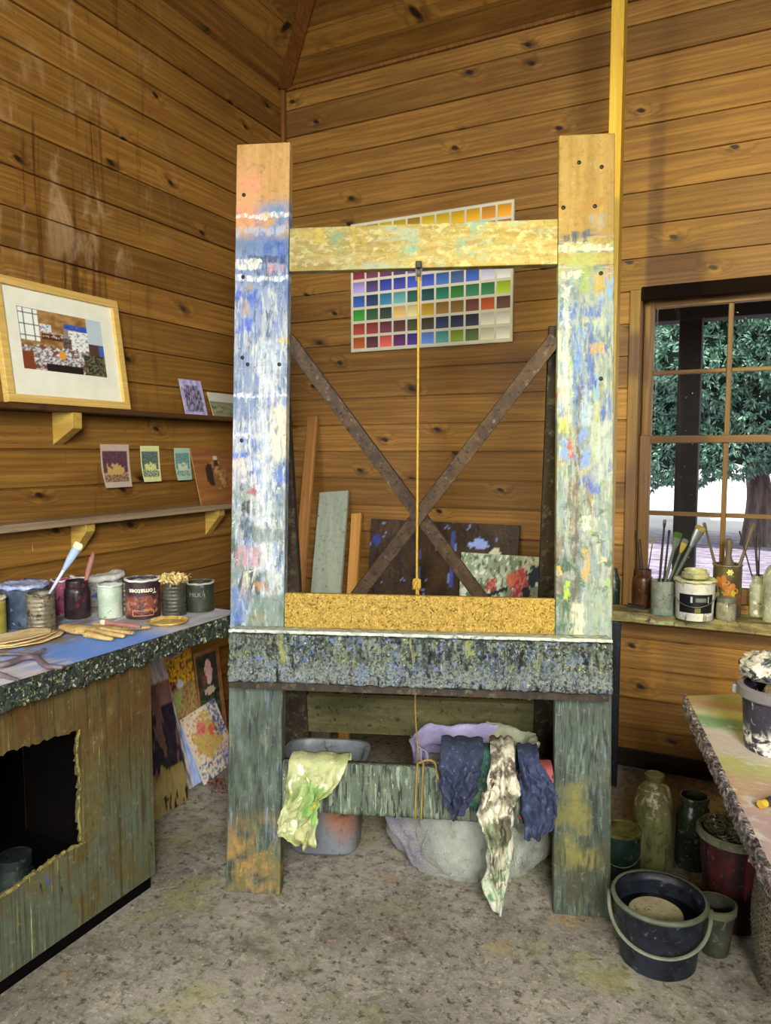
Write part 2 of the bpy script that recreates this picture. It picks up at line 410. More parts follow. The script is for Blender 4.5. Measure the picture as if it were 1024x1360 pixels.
nrm = t.bump(t.math('ADD', n2, t.math('MULTIPLY', n3, .6)), .55, .006)
m_floor = t.out(col, .82, 0, .25, nrm)
bm = bmesh.new(); box(bm, (-.1, YF - .1, -.12), (XR + .1, .1, 0)); obj('floor', bm, m_floor, kind='structure')
bm = bmesh.new(); box(bm, (.03, -.016, 0), (1.9, -.001, .085)); box(bm, (1.9, -.016, 0), (XR, -.001, .085))
obj('baseboard_back', bm, wood('dark skirting', '#0d0906', '#1f160e', '#332619', axis='x', knots=0), kind='structure')  # very dark board along the foot of the back wall

# ------------------------------------------------------------------ window
m_wf = wood('window frame timber', '#37210b', '#664618', '#7f5d26', axis='z', knots=0, rough=.45)
m_wfx = wood('window rail timber', '#37210b', '#664618', '#7f5d26', axis='x', knots=0, rough=.45)
t = NT('window glass'); gl = t.n.new('ShaderNodeBsdfGlossy'); gl.inputs['Roughness'].default_value = .02
tr = t.n.new('ShaderNodeBsdfTransparent'); tr.inputs[0].default_value = (.96, .98, .97, 1); fr = t.n.new('ShaderNodeFresnel'); fr.inputs[0].default_value = 1.45
dif = t.n.new('ShaderNodeBsdfDiffuse'); dif.inputs[0].default_value = (.8, .8, .78, 1)
mx = t.n.new('ShaderNodeMixShader'); t.t.links.new(fr.outputs[0], mx.inputs[0]); t.t.links.new(tr.outputs[0], mx.inputs[1]); t.t.links.new(gl.outputs[0], mx.inputs[2])
sp = t.step(t.noise(t.mapv(75, (5, 5, 5)), 2, .5), .74, .78); mx2 = t.n.new('ShaderNodeMixShader'); t.put(mx2.inputs[0], t.math('MULTIPLY', sp, .6)); t.t.links.new(mx.outputs[0], mx2.inputs[1]); t.t.links.new(dif.outputs[0], mx2.inputs[2])
t.t.links.new(mx2.outputs[0], t.n['Material Output'].inputs[0]); m_glass = t.m
win = bpy.data.objects.new('window_1', None); COL.objects.link(win); win.location = (WX0, 0, WZ0); win['kind'] = 'structure'
def wpart(name, boxes, m, par=win, bevel=.003):
    bm = bmesh.new()
    for a, b in boxes: box(bm, V(a) - V((WX0, 0, WZ0)), V(b) - V((WX0, 0, WZ0)))
    return obj(name, bm, m, par, bevel=bevel)
wpart('architrave', [((WX0 - .02, -.022, WZ0 - .02), (WX0 + .028, 0, WZ1 + .0)), ((WX1 - .03, -.022, WZ0 - .02), (WX1 + .03, 0, WZ1))], m_wf)
wpart('head_board', [((WX0 + .028, -.012, WZ1 - .05), (WX1 - .03, .0, WZ1 + .012))], wood('dark window head', '#090502', '#150c05', '#1c1107', axis='x', knots=0, spec=.06, rough=.8))
wpart('jamb', [((WX0, 0, WZ0), (WX0 + .03, .12, WZ1)), ((WX1 - .03, 0, WZ0), (WX1, .12, WZ1)), ((WX0 + .03, 0, WZ1 - .03), (WX1 - .03, .12, WZ1)), ((WX0 + .03, 0, WZ0), (WX1 - .03, .12, WZ0 + .02))], m_wf)
SX0, SX1 = WX0 + .032, WX1 - .032; XM = (SX0 + SX1) / 2 + .012; ZM = 1.545
def sash(name, z0, z1, y, st, rb, rt):
    s = wpart(name, [((SX0, y, z0), (SX0 + st, y + .035, z1)), ((SX1 - st, y, z0), (SX1, y + .035, z1))], m_wf)
    zm = (z0 + rb + z1 - rt) / 2
    for nm, a, b, m in (('rail', (SX0 + st, y, z0), (SX1 - st, y + .035, z0 + rb), m_wfx), ('rail', (SX0 + st, y, z1 - rt), (SX1 - st, y + .035, z1), m_wfx),
                        ('muntin', (XM - .011, y + .004, z0 + rb), (XM + .011, y + .03, z1 - rt), m_wf), ('muntin', (SX0 + st, y + .006, zm - .010), (XM - .011, y + .028, zm + .010), m_wfx), ('muntin', (XM + .011, y + .006, zm - .010), (SX1 - st, y + .028, zm + .010), m_wfx)):
        bm = bmesh.new(); box(bm, V(a) - V((WX0, 0, WZ0)), V(b) - V((WX0, 0, WZ0))); obj(nm, bm, m, s, bevel=.003)
    bm = bmesh.new(); box(bm, V((SX0 + st, y + .0165, z0 + rb)) - V((WX0, 0, WZ0)), V((SX1 - st, y + .0175, z1 - rt)) - V((WX0, 0, WZ0))); obj('pane', bm, m_glass, s)
sash('upper_sash', ZM - .005, WZ1 - .03, .07, .045, .03, .045)
sash('lower_sash', WZ0 + .02, ZM + .03, .028, .05, .07, .035)
# sill shelf
m_sill = layered('paint-stained sill', ('#6d5a3a', '#8d8a52', (5, 30, 30)), [('#b0b184', (8, 60, 60), .62, .08), ('#3b3a2a', 26, .60, .06), ('#4f3d2a', (4, 14, 14), .60, .1), ('#d9dccf', 50, .72, .03)], rough=.6, bump=(60, .4, .002))
SXL = 1.835
bm = sbox((SXL, -.18, SZ - .045), (XR - .2, 0, SZ), (90, 8, 2), lambda p, u: p + V((0, .006 * N(p, 9) if u[1] < .5 else 0, .0025 * N(p, 14) if u[2] < .5 else 0)))
sl = obj('window_sill_shelf', bm, m_sill, smooth=35); tag(sl, 'long paint-stained timber ledge running under the window', 'ledge')

# ------------------------------------------------------------------ outside
m_ground = layered('pale ground with painted shade and glare', ('#e3dcd6', '#efe9e4', .9), [('#7f7486', (.3, .3, .3), .35, .1, ('y', None, 13.5, 1.5)), ('#a596a8', (1.5, 5, 1), .50, .06, ('y', None, 14, 2.0)), ('#5f5668', (2.2, 7, 1), .60, .04, ('y', None, 14, 1.5)), ('#c9bcc8', (4, 12, 6), .60, .05, ('y', None, 14, 1.5))], rough=.95)  # near lilac litter and painted tree shade; far end kept white as painted glare
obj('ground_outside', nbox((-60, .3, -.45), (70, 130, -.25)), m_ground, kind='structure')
m_vpost = plain('dark weathered post', '#2b2421', .8, scale=20)
p = ony(913, 600, 1.35)
bm = bmesh.new(); box(bm, (p.x - .065, 1.29, -.25), (p.x + .065, 1.42, 2.42)); vp = obj('verandah_post', bm, m_vpost, bevel=.006); tag(vp, 'dark square post outside the window', 'post')
z0 = ony(900, 428, 1.35).z
bm = bmesh.new(); box(bm, (-1, 1.28, z0), (6, 1.43, z0 + .22)); vb = obj('verandah_beam', bm, m_vpost, bevel=.006); tag(vb, 'dark horizontal beam outside across the window top', 'beam')
vp.scale = (1, 1, 1)
obj('roof_outside', nbox((-.5, .11, z0 + .23), (5.5, 2.0, z0 + .30)), m_vpost, kind='structure')
m_bark = layered('tree bark', ('#5a4a44', '#8a7872', (9, 9, 1.2)), rough=.9, bump=((30, 30, 5), .8, .02))
t = NT('blue-green leaves'); oi = t.noise(t.mapv(1.1, (2, 2, 2)), 3, .6); on2 = t.noise(t.mapv(14, (8, 1, 2)), 2, .5)
m_leaf = t.out(t.mix(t.step(on2, .3, .7), t.mix(oi, lin('#3a644e'), lin('#5d8770')), lin('#9cc2aa')), .55, 0, .3)
m_core = plain('dark core of the crown', '#1d332a', .9)  # solid dark filler behind the leaves, keeps the crown opaque
def tree(name, label, base, trunk_r, lobes, seed, ntuft, size, group=None):
    th = thing(name, label, 'tree', base); rr = random.Random(seed)
    zt = min(c[2] for c, r in lobes)
    bm = bmesh.new(); pts = spline([(0, 0, -.05), (.05, 0, zt * .5), (-.06, .05, zt), (.0, .1, zt + 1.8)], 5)
    tube(bm, pts, [trunk_r * (1.25 - .75 * i / len(pts)) for i in range(len(pts))], 14); 
    for a in range(4):
        ang = a * 1.7; d = V((math.cos(ang), math.sin(ang), 0)); tube(bm, spline([(0, 0, zt * .85), d * .8 + V((0, 0, zt + .7)), d * 1.9 + V((0, 0, zt + 1.6))], 4), [trunk_r * .55 * (1 - .07 * i) for i in range(9)], 8)
    obj('trunk', bm, m_bark, th, smooth=True)
    bm = bmesh.new()
    for c, r in lobes:
        k = len(bm.verts); bmesh.ops.create_icosphere(bm, subdivisions=3, radius=1, matrix=Matrix.Translation(c) @ Matrix.Diagonal((r * .74, r * .74, r * .62, 1)))
        bm.verts.ensure_lookup_table()
        for v in bm.verts[k:]: v.co += (v.co - V(c)).normalized() * .22 * r * N(v.co, 2.2 / r)
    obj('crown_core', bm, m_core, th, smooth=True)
    vs, fs = [], []
    tot = sum(r * r for c, r in lobes)
    for c, r in lobes:
        for _ in range(int(ntuft * r * r / tot * (.45 if r > 2 else 1.3))):
            d = V((rr.gauss(0, 1), rr.gauss(0, 1), rr.gauss(0, .9))).normalized()
            if d.y > .45: continue
            lump = 1 + .20 * N(d * 2.1, 1, seed) + .10 * N(d * 5, 1, seed)
            p = V(c) + V((d.x * r, d.y * r, d.z * r * .85)) * (.86 * lump + rr.uniform(-.04, .12))
            for k in range(8):
                a = (d * .8 + V((rr.gauss(0, .6), rr.gauss(0, .6), rr.gauss(0, .6) - .12))).normalized(); s = a.cross(V((rr.random() - .5, rr.random() - .5, rr.random() - .5))).normalized() * size * .13
                L = size * rr.uniform(.6, 1.1); b = len(vs); vs += [p, p + a * L * .5 + s, p + a * L + V((0, 0, -.05 * L)), p + a * L * .5 - s]; fs.append((b, b + 1, b + 2, b + 3))
    me = bpy.data.meshes.new('foliage'); me.from_pydata(vs, [], fs); obj('foliage', me, m_leaf, th)
g = onz(1003, 724, -.25)
tree('evergreen_tree', 'big blue-green evergreen with a thick trunk, seen through the right-hand panes', g, .23, [(V((.2, .3, 5.0)), 2.6), (V((-2.1, -.3, 1.75)), .80), (V((-1.3, -.6, 1.95)), .95), (V((-.45, -1.0, 1.95)), .75), (V((.9, -.8, 1.75)), .85), (V((1.7, -.4, 2.1)), 1.2), (V((-1.5, -.4, 2.7)), 1.0), (V((.1, -1.0, 2.6)), .95), (V((1.1, -.8, 2.8)), 1.0), (V((-1.9, .1, 3.5)), 1.15), (V((-.8, -1.2, 3.4)), 1.1), (V((.6, -1.3, 3.5)), 1.25), (V((-1.6, .1, 4.7)), 1.3), (V((-.4, -1.2, 4.6)), 1.3), (V((1.9, -.6, 4.0)), 1.4), (V((.2, 0, 6.8)), 2.2)], 3, 21000, .15)
g2 = onz(909, 692, -.25)
tree('evergreen_tree', 'smaller evergreen further off, seen through the left-hand panes', g2, .16, [(V((-.4, 0, 3.4)), 1.5), (V((-1.1, -.4, 2.1)), .95), (V((.3, -.3, 4.9)), 1.7), (V((-1.3, 0, 5.2)), 1.6), (V((.3, -.3, 2.3)), .8), (V((-1.9, 0, 3.2)), 1.1)], 5, 6500, .18)
# ------------------------------------------------------------------ studio easel
PL = onz(336, 1187, 0); PR = onz(773, 1217, 0); E0 = (PL + PR) / 2; EA = math.atan2((PR - PL).y, (PR - PL).x)
LEAN = math.radians(5.6); EX = V((math.cos(EA), math.sin(EA), 0)); EY = V((-math.sin(EA), math.cos(EA), 0))
ES = EY * math.sin(LEAN) + ZZ * math.cos(LEAN); EN = EY * math.cos(LEAN) - ZZ * math.sin(LEAN)   # up along the front, and back through it
def el(x, s, t=0.0): return V((x, s * math.sin(LEAN) + t * math.cos(LEAN), s * math.cos(LEAN) - t * math.sin(LEAN)))
def ef(px, py, t=0.0):
    p = onpl(px, py, E0 + EN * t, EN) - E0; return p.dot(EX), p.dot(ES)
def ew(x, s, t=0.0): return E0 + EX * x + ES * s + EN * t
easel = thing('studio_easel', 'huge heavy paint-caked wooden easel with two broad posts standing in the middle of the floor', 'easel', E0, EA)
def slab(x0, x1, s0, s1, t0, t1, n=None, disp=None, seed=0.0):
    if n is None: return nbox((x0, s0, t0), (x1, s1, t1), lambda p: el(p.x, p.y, p.z))
    def fn(p, u):
        q = el(p.x, p.y, p.z)
        if disp: q += V((N(q, 60, seed), N(q, 63, seed + 5), N(q, 58, seed + 9))) * disp + V((N(q, 170, seed), N(q, 180, seed + 5), N(q, 170, seed + 9))) * disp * .6
        return q
    return sbox((x0, s0, t0), (x1, s1, t1), n, fn)
VS = (58, 58, 1.8)
# heights along the left / right post for photo rows
def sl_(y): return ef(345, y)[1]
def sr_(y): return ef(773, y)[1]
def strk(lst):
    o = []
    for c, x0, y0, x1, y1, *sf in lst:
        a, s1 = ef(x0, y0); b, s0 = ef(x1, y1); o.append((c, a, b, s0 * math.cos(LEAN), s1 * math.cos(LEAN), sf[0] if sf else .004))
    return o
def post_mat(name, S, top, lay, st=()):
    L = []
    for q in lay: L.append(q)
    return layered(name, top, L, rough=.62, bump=((55, 55, 7), .45, .004), strokes=strk(st))
a, b_, c_, d_, e_, f_ = sl_(280), sl_(340), sl_(450), sl_(620), sl_(780), sl_(905)
m_pl = post_mat('left post paint', sl_, ('#a87f48', '#b8935a', (18, 18, 1.6)), [
    ('#c98a6a', 8, .50, .12, ('z', sl_(300), sl_(225), .05), ('x', None, -.55, .03)),
    ('#5b7fa8', 9, .44, .08, ('z', None, sl_(275), .03), ('x', -.56, None, .04)),
    ('#5a7396', 7, .42, .10, ('z', None, sl_(318), .03)),
    ('#75869c', (14, 14, 5), .52, .06, ('z', None, sl_(330), .03)),
    ('#9aa1a6', VS, .50, .11, ('z', sl_(860), sl_(395), .08)),
    ('#7a8cab', (30, 30, 5), .54, .06, ('z', sl_(860), sl_(350), .08)),
    ('#5068b0', (28, 28, 9), .60, .06, ('z', sl_(680), sl_(330), .10)),
    ('#b6bbb6', (60, 60, 4), .57, .06, ('z', sl_(800), sl_(430), .10)),
    ('#cfd3d6', (5, 5, 90), .68, .02, ('z', sl_(520), sl_(300), .04)),
    ('#55657a', (46, 46, 12), .58, .05, ('z', sl_(880), sl_(330), .08)),
    ('#adb2ad', (90, 90, 14), .58, .06, ('z', sl_(860), sl_(360), .08)),
    ('#b8bc8c', (34, 34, 20), .62, .04, ('z', sl_(860), sl_(500), .08)),
    ('#6c7c72', (30, 30, 8), .52, .08, ('z', sl_(900), sl_(640), .14)),
    ('#35507f', (40, 40, 14), .64, .05, ('z', sl_(860), sl_(360), .08)),
    ('#3d4a44', (40, 40, 6), .56, .06, ('z', sl_(900), sl_(700), .12)),
    ('#b8c4b8', 46, .64, .03, ('z', sl_(860), sl_(600), .08)),
    ('#3c463a', (60, 60, 3), .35, .15, ('z', None, f_, .03)),
    ('#5c6856', (70, 70, 5), .58, .07, ('z', None, f_, .03)),
    ('#232a24', (80, 80, 5), .57, .08, ('z', None, f_, .03)),
    ('#536158', (16, 16, 3), .56, .10, ('z', sl_(1060), f_, .06)),
    ('#8f7038', 9, .55, .12, ('z', None, sl_(1095), .08)),
    ('#5d5a34', (40, 40, 9), .55, .06, ('z', None, sl_(1090), .06)),
    ('#1a1c1a', 46, .73, .015)], [
    ('#d9d6c6', 308, 284, 388, 288, .003), ('#9aa6bc', 308, 303, 388, 310, .006), ('#3f5c9a', 346, 320, 384, 338, .010), ('#2c3f63', 334, 340, 380, 350, .006), ('#e0dfcb', 308, 345, 346, 358, .004), ('#cfd4d2', 308, 366, 388, 372, .003),
    ('#b58a92', 356, 352, 380, 360, .004), ('#3b57ac', 310, 385, 342, 398, .008), ('#4661b4', 306, 424, 338, 440, .006), ('#c7b94a', 368, 450, 388, 457, .004), ('#b4bcbe', 344, 452, 366, 600, .014), ('#b9c0be', 340, 600, 362, 760, .012), ('#aeb5ae', 352, 760, 372, 835, .010),
    ('#6d7f9a', 308, 470, 338, 560, .012), ('#c9d0d4', 306, 524, 386, 528, .002), ('#d0d6d6', 306, 575, 345, 580, .003), ('#cfc9a4', 362, 540, 382, 610, .010), ('#4a66b0', 366, 620, 382, 642, .006), ('#1c1e22', 324, 664, 332, 686, .004), ('#8a3b44', 328, 648, 342, 656, .004),
    ('#3a5cb4', 306, 600, 326, 640, .008), ('#cfc0a6', 306, 610, 328, 640, .008), ('#a8808a', 316, 726, 346, 752, .010), ('#a87a58', 340, 772, 356, 786, .005), ('#48659c', 306, 780, 326, 830, .010), ('#5d6a5c', 330, 700, 380, 720, .010), ('#a88f3c', 334, 812, 350, 830, .006), ('#39454a', 318, 690, 334, 716, .006), ('#5c6e60', 330, 790, 378, 840, .012)])
m_pr = post_mat('right post paint', sr_, ('#836b38', '#957c46', (24, 24, 1.4)), [
    ('#8b6a34', (6, 6, 14), .64, .05, ('z', sr_(310), None, .05)),
    ('#8d9a6a', 8, .46, .10, ('z', None, sr_(325), .03)),
    ('#9aa3a4', (5, 5, 60), .58, .05, ('z', sr_(400), sr_(322), .02)),
    ('#46557c', (6, 6, 50), .60, .05, ('z', sr_(400), sr_(312), .02)),
    ('#72838e', (24, 24, 3), .45, .08, ('z', None, sr_(365), .04)),
    ('#8a928a', VS, .52, .10, ('z', sr_(860), sr_(370), .06)),
    ('#5f8fd6', (26, 26, 2.2), .60, .04, ('z', sr_(560), sr_(375), .05)),
    ('#7f9a4a', 12, .63, .05, ('z', None, sr_(350), .04)),
    ('#3f5ca4', (28, 28, 8), .60, .06, ('z', sr_(620), sr_(400), .06)),
    ('#6f7e70', (42, 42, 4), .55, .06, ('z', sr_(860), sr_(480), .10)),
    ('#6a5a50', (50, 50, 2), .62, .04, ('z', sr_(800), sr_(480), .08)),
    ('#33508c', (54, 54, 12), .64, .05, ('z', sr_(700), sr_(430), .08)),
    ('#5c6b72', (46, 46, 10), .58, .05, ('z', sr_(880), sr_(370), .08)),
    ('#969b8e', (90, 90, 14), .58, .06, ('z', sr_(860), sr_(400), .08)),
    ('#a0a534', 24, .70, .02, ('z', sr_(860), sr_(540), .04)),
    ('#b8434f', 30, .74, .015, ('z', sr_(760), sr_(500), .04)),
    ('#45604c', 20, .58, .06, ('z', sr_(860), sr_(660), .08)),
    ('#a3a186', 30, .64, .04, ('z', sr_(860), sr_(600), .06)),
    ('#3f4a3f', (60, 60, 3), .33, .15, ('z', None, sr_(905), .03)),
    ('#5f6b5c', (70, 70, 5), .58, .07, ('z', None, sr_(905), .03)),
    ('#242b26', (80, 80, 5), .57, .08, ('z', None, sr_(905), .03)),
    ('#6f6c38', 8, .56, .10, ('z', sr_(1190), sr_(1030), .06)),
    ('#3d3f2a', (50, 50, 6), .50, .08, ('z', None, sr_(1120), .06)),
    ('#1a1c1a', 46, .74, .015)], [
    ('#33405a', 734, 312, 776, 322, .004), ('#3f4c62', 760, 306, 790, 314, .005), ('#b9bfae', 734, 326, 814, 333, .003), ('#7f868a', 784, 285, 806, 304, .010), ('#8f9448', 734, 340, 814, 350, .010), ('#b9bfb0', 734, 361, 772, 367, .002), ('#7d944a', 772, 352, 800, 388, .010), ('#a8812e', 790, 366, 800, 392, .006),
    ('#56687a', 734, 380, 770, 400, .008), ('#2f55a4', 756, 404, 800, 420, .010), ('#4a72b4', 760, 420, 772, 566, .006), ('#2f4f98', 778, 430, 788, 520, .006), ('#bcc4bc', 748, 378, 757, 436, .005), ('#b3bdb4', 738, 440, 756, 560, .010), ('#b08c3c', 784, 455, 802, 468, .004), ('#8fa4b8', 770, 520, 786, 566, .008),
    ('#4c4240', 764, 508, 772, 640, .005), ('#554a46', 758, 640, 768, 810, .006), ('#6a5a4c', 738, 700, 748, 790, .006), ('#a9ab2c', 744, 556, 756, 576, .005), ('#94424e', 754, 584, 759, 610, .003), ('#5f86d0', 746, 580, 753, 612, .004), ('#a8424e', 738, 520, 744, 530, .003), ('#3a56a0', 772, 630, 796, 655, .008), ('#5f7cc0', 770, 570, 784, 620, .006),
    ('#c3c7b8', 772, 684, 784, 704, .004), ('#2c4634', 738, 740, 764, 760, .006), ('#3a5238', 744, 770, 756, 840, .006), ('#a3b830', 748, 772, 755, 798, .003), ('#ad8a38', 774, 730, 784, 772, .005), ('#b9a24a', 738, 752, 746, 764, .004), ('#c3c2a2', 758, 800, 774, 846, .008), ('#7f8f86', 780, 780, 810, 846, .012), ('#93a0a0', 786, 560, 812, 640, .012)])
TH = .048
xl0, xl1 = ef(300, 1187)[0], ef(372, 1187)[0]; xr0, xr1 = ef(735, 1217)[0], ef(811, 1217)[0]
topl = ef(348, 190)[1]; topr = ef(773, 178)[1]
def post(x0, x1, top, m, seed):
    o = obj('post', slab(x0, x1, -TH * math.tan(LEAN) * 0 + .0, top, 0, TH), m, easel, bevel=.004)
    for v in o.data.vertices:
        if v.co.z < .02: v.co.z = 0
    return o
pl = post(xl0, xl1, topl, m_pl, 0); pr = post(xr0, xr1, topr, m_pr, 3)
pl['label'] = 'post streaked blue and white'; pr['label'] = 'post with yellow wood top and blue streaks'
m_bolt = plain('black bolt heads', '#141414', .5)
for px, py in ((324, 259), (323, 368), (322, 475), (329, 484), (371, 484), (321, 585), (769, 216), (799, 222), (748, 276), (790, 274), (798, 363), (798, 503)):
    x, s = ef(px, py); bm = bmesh.new(); lathe(bm, [(0, .004), (.005, .004), (.007, .002), (.007, 0)], 10)
    q = el(x, s, 0); rot = Matrix((EX, ES, -EN)).transposed()
    inv = Matrix.Rotation(-EA, 3, 'Z') @ rot
    for v in bm.verts: v.co = inv @ v.co + q
    obj('bolt_head', bm, m_bolt, easel, smooth=True)
# top crossbar
x0, s0 = ef(378, 360, .02); x1, s1 = ef(740, 355, .02); st = ef(560, 299, .02)[1]
m_ct = layered('crossbar paint', ('#857438', '#9c8d52', (4, 20, 30)), [('#a8a272', (30, 30, 50), .56, .08), ('#8d9680', (5, 14, 22), .60, .05), ('#669490', 7, .60, .05, ('x', -.05, .35, .06)), ('#b09a3a', 8, .60, .05, ('x', None, -.2, .06)), ('#71895f', 8, .60, .06, ('x', -.35, .1, .08)), ('#c0bfae', (3, 60, 120), .70, .015), ('#3a4450', 40, .74, .015), ('#e3a23e', 26, .77, .02)], rough=.6, bump=(70, .3, .002))
cross = obj('crossbar', slab(xl1 + .001, xr0 - .001, (s0 + s1) / 2, st, .006, .042), m_ct, easel, bevel=.003); cross['label'] = 'pale yellow top crossbar with turquoise paint'
# ochre board
s0 = ef(555, 848, .01)[1]; s1 = ef(555, 791, .01)[1]
m_oc = layered('gritty ochre paint', ('#8f7226', '#a98d3e', 60), [('#c9ab5e', 190, .58, .05), ('#5d4618', 130, .58, .05), ('#20222a', (26, 26, 20), .70, .02), ('#c9cdb8', (30, 30, 8), .76, .02)], rough=.75, bump=(230, .9, .004))
o = obj('middle_board', slab(xl1 - .002 + .003, xr0 - .001, s0 - .03, s1, .004, .036), m_oc, easel, bevel=.002); o['label'] = 'gritty ochre board'
# ledge (canvas tray), thickly crusted
xa, sa = ef(305, 908, -.075); xb, sb = ef(811, 916, -.075); sc_ = ef(555, 848, -.075)[1]
m_lg = layered('paint crust of the ledge', ('#3f4843', '#66705f', (70, 70, 24)), [('#262d33', 9, .56, .08), ('#566a8a', 12, .60, .06), ('#747a4c', 11, .62, .05), ('#7d887a', (90, 90, 26), .56, .07), ('#6478a8', 48, .61, .05), ('#9a9f62', 60, .64, .04), ('#1d2224', 95, .55, .05), ('#3c54a0', 44, .68, .02), ('#c9d2c6', 90, .66, .03), ('#a9863a', 30, .70, .03), ('#7f8786', (130, 130, 130), .52, .10, ('z', None, sa + .075, .03)), ('#8a8f52', (46, 46, 5), .62, .05, ('z', sa + .08, None, .03)), ('#10130f', (34, 34, 10), .60, .05), ('#b9c0b4', (60, 60, 7), .68, .03, ('z', sa + .08, None, .03))], rough=.55, bump=(150, 1.0, .008))
o = obj('ledge', slab(xa - .003, xb + .003, (sa + sb) / 2, sc_, -.085, -.001, (190, 26, 12), .0055, 3), m_lg, easel, smooth=True); o['label'] = 'front ledge caked in dark crusted paint'
m_lt = layered('pale edge paint', ('#98a093', '#c9cfc0', 40), [('#5d6a72', 50, .6, .05)], rough=.6, bump=(90, .5, .003))
obj('ledge_lip', slab(xa - .002, xb + .002, sc_ + .0055, sc_ + .015, -.090, -.0015, (150, 2, 6), .002, 8), m_lt, easel, smooth=True)
m_dk = layered('dark grimy timber', ('#1d1710', '#33281a', (30, 30, 4)), [('#4a4630', 30, .60, .06), ('#8f8f78', 110, .72, .02), ('#6a5f8a', 26, .72, .03, ('z', .9, None, .1))], rough=.7, bump=((60, 60, 12), .5, .003))
obj('ledge_bearer', slab(xl0 + .02, xr1 - .02, (sa + sb) / 2 - .03, (sa + sb) / 2 - .006, -.06, -.002), m_dk, easel)
# lower bar
m_lb = layered('lower bar paint', ('#4b5648', '#626d5a', (40, 40, 4)), [('#232b26', (70, 70, 4), .54, .06), ('#7f8c78', (80, 80, 4), .59, .04), ('#b9b9a0', (120, 120, 22), .69, .02), ('#7a8fb8', (50, 50, 8), .73, .02), ('#a88a4a', (90, 90, 14), .72, .02)], rough=.7, bump=((110, 110, 14), .8, .006))
sA = ef(555, 1086, .01)[1]; sB = ef(555, 1019, .01)[1]
obj('lower_rail', slab(xl1 + .001, xr0 - .001, sA, sB, .004, .048, (120, 12, 2), .0025, 5), m_lb, easel, smooth=True)
# rear legs, their rail and the crossed braces
s_top = ef(384, 440, TH)[1]; RB = .66
T = el(0, s_top, TH + .002); B = V((0, RB, 0)); RU = (T - B).normalized(); RN = V((0, RU.z, -RU.y))   # plane of the rear frame (local)
def rl(x, s, t=0): return V((x, 0, 0)) + B + RU * s + RN * t
RUw = EX * 0 + EY * RU.y + ZZ * RU.z; RNw = EY * RN.y + ZZ * RN.z; Bw = E0 + EY * RB
def rf(px, py, t=0):
    p = onpl(px, py, Bw + RNw * t, RNw) - Bw; return p.dot(EX), p.dot(RUw)
xli, xri = rf(409, 960)[0], rf(709, 960)[0]; LT = (T - B).length
for a0, a1 in ((xli - .13, xli), (xri, xri + .13)):
    bm = bmesh.new(); box(bm, (a0, 0, 0), (a1, LT, .045), lambda p: rl(p.x, p.y, p.z)); o = obj('rear_leg', bm, m_dk, easel, bevel=.003)
    for v in o.data.vertices:
        if v.co.z < .06: v.co.z = 0
y0, y1 = rf(560, 930)[1], rf(560, 978)[1]
m_rr = layered('olive rear rail', ('#4c4a2c', '#5d5a38', (3, 30, 30)), [('#2c2b1c', 40, .62, .05), ('#8a8a6a', 120, .72, .02)], rough=.7, bump=(70, .4, .003))
obj('rear_rail', nbox((xli + .001, y1, .0), (xri - .001, y0, .03), lambda p: rl(p.x, p.y, p.z)), m_rr, easel, bevel=.002)
m_brace = layered('dark brace', ('#33261a', '#4a3824', (20, 20, 20)), [('#7f8a86', 26, .72, .03), ('#8fb0d8', 20, .78, .02), ('#1a130c', 60, .60, .05)], rough=.6)
for n, (p, q, t0) in enumerate((((384, 452), (634, 787), -.020), ((735, 452), (477, 787), -.045))):
    a, c = V((*rf(*p, t0), 0)), V((*rf(*q, t0), 0)); d = (c - a).normalized(); a -= d * .012; c += d * .42
    bm = bmesh.new(); s = V((-d.y, d.x, 0)) * .024
    vs = []
    for t in (t0 - .011, t0 + .011):
        for w in (a - s, a + s, c + s, c - s): vs.append(bm.verts.new(rl(w.x, w.y, t)))
    for f in ((3, 2, 1, 0), (4, 5, 6, 7), (0, 1, 5, 4), (1, 2, 6, 5), (2, 3, 7, 6), (3, 0, 4, 7)): bm.faces.new([vs[i] for i in f])
    obj('brace', bm, m_brace, easel, bevel=.002)
for x in ((xl0 + .0), (xr1 - .05)):
    bm = bmesh.new(); box(bm, (x, TH + .01, .10), (x + .045, RB - .01, .24)); obj('side_rail', bm, m_lb, easel, bevel=.003)
# pulley, rope and the cord tied round the lower bar
m_metal = plain('old pulley metal', '#8d8c84', .4, .7)
x, s = ef(556, 356, -.01)
bm = bmesh.new(); box(bm, (x - .010, s - .002, -.020), (x + .010, s + .022, .004), lambda p: el(p.x, p.y, p.z)); hk = obj('pulley_bracket', bm, m_bolt, easel, bevel=.003)
bm = bmesh.new()
q = el(x, s - .015, -.006)
for dx in (-.008, .008): tube(bm, [q + V((dx, 0, .016)), q + V((dx, 0, -.026))], .003, 8)
lathe_pts = [(.004, -.004), (.014, -.005), (.011, 0), (.014, .005), (.004, .004)]
b2 = bmesh.new(); lathe(b2, lathe_pts, 20, closed=True)
for v in b2.verts: v.co = Matrix.Rotation(PI / 2, 3, 'Y') @ v.co + q
me = bpy.data.meshes.new('tmp'); b2.to_mesh(me); b2.free(); bm.from_mesh(me); bpy.data.meshes.remove(me)
obj('pulley', bm, m_metal, hk, smooth=30)
m_rope = layered('yellow cord', ('#9c7a24', '#b8983c', (300, 300, 60)), [], rough=.7, bump=((400, 400, 90), .6, .002))
m_rope2 = plain('grimy cord', '#7d6a35', .8)
zt = q.z - .014; yb = q.y; zb = el(x, ef(553, 800, .06)[1], 0).z
pts = [V((x + .0, yb, zt)), V((x - .001, yb + .002, zt * .6 + zb * .4)), V((x - .003, yb + .002, zb - .06))]
bm = bmesh.new(); tube(bm, spline(pts, 10), .0042, 8)
zk = (onpl(553, 776, E0 + EY * yb, EY) - E0).z
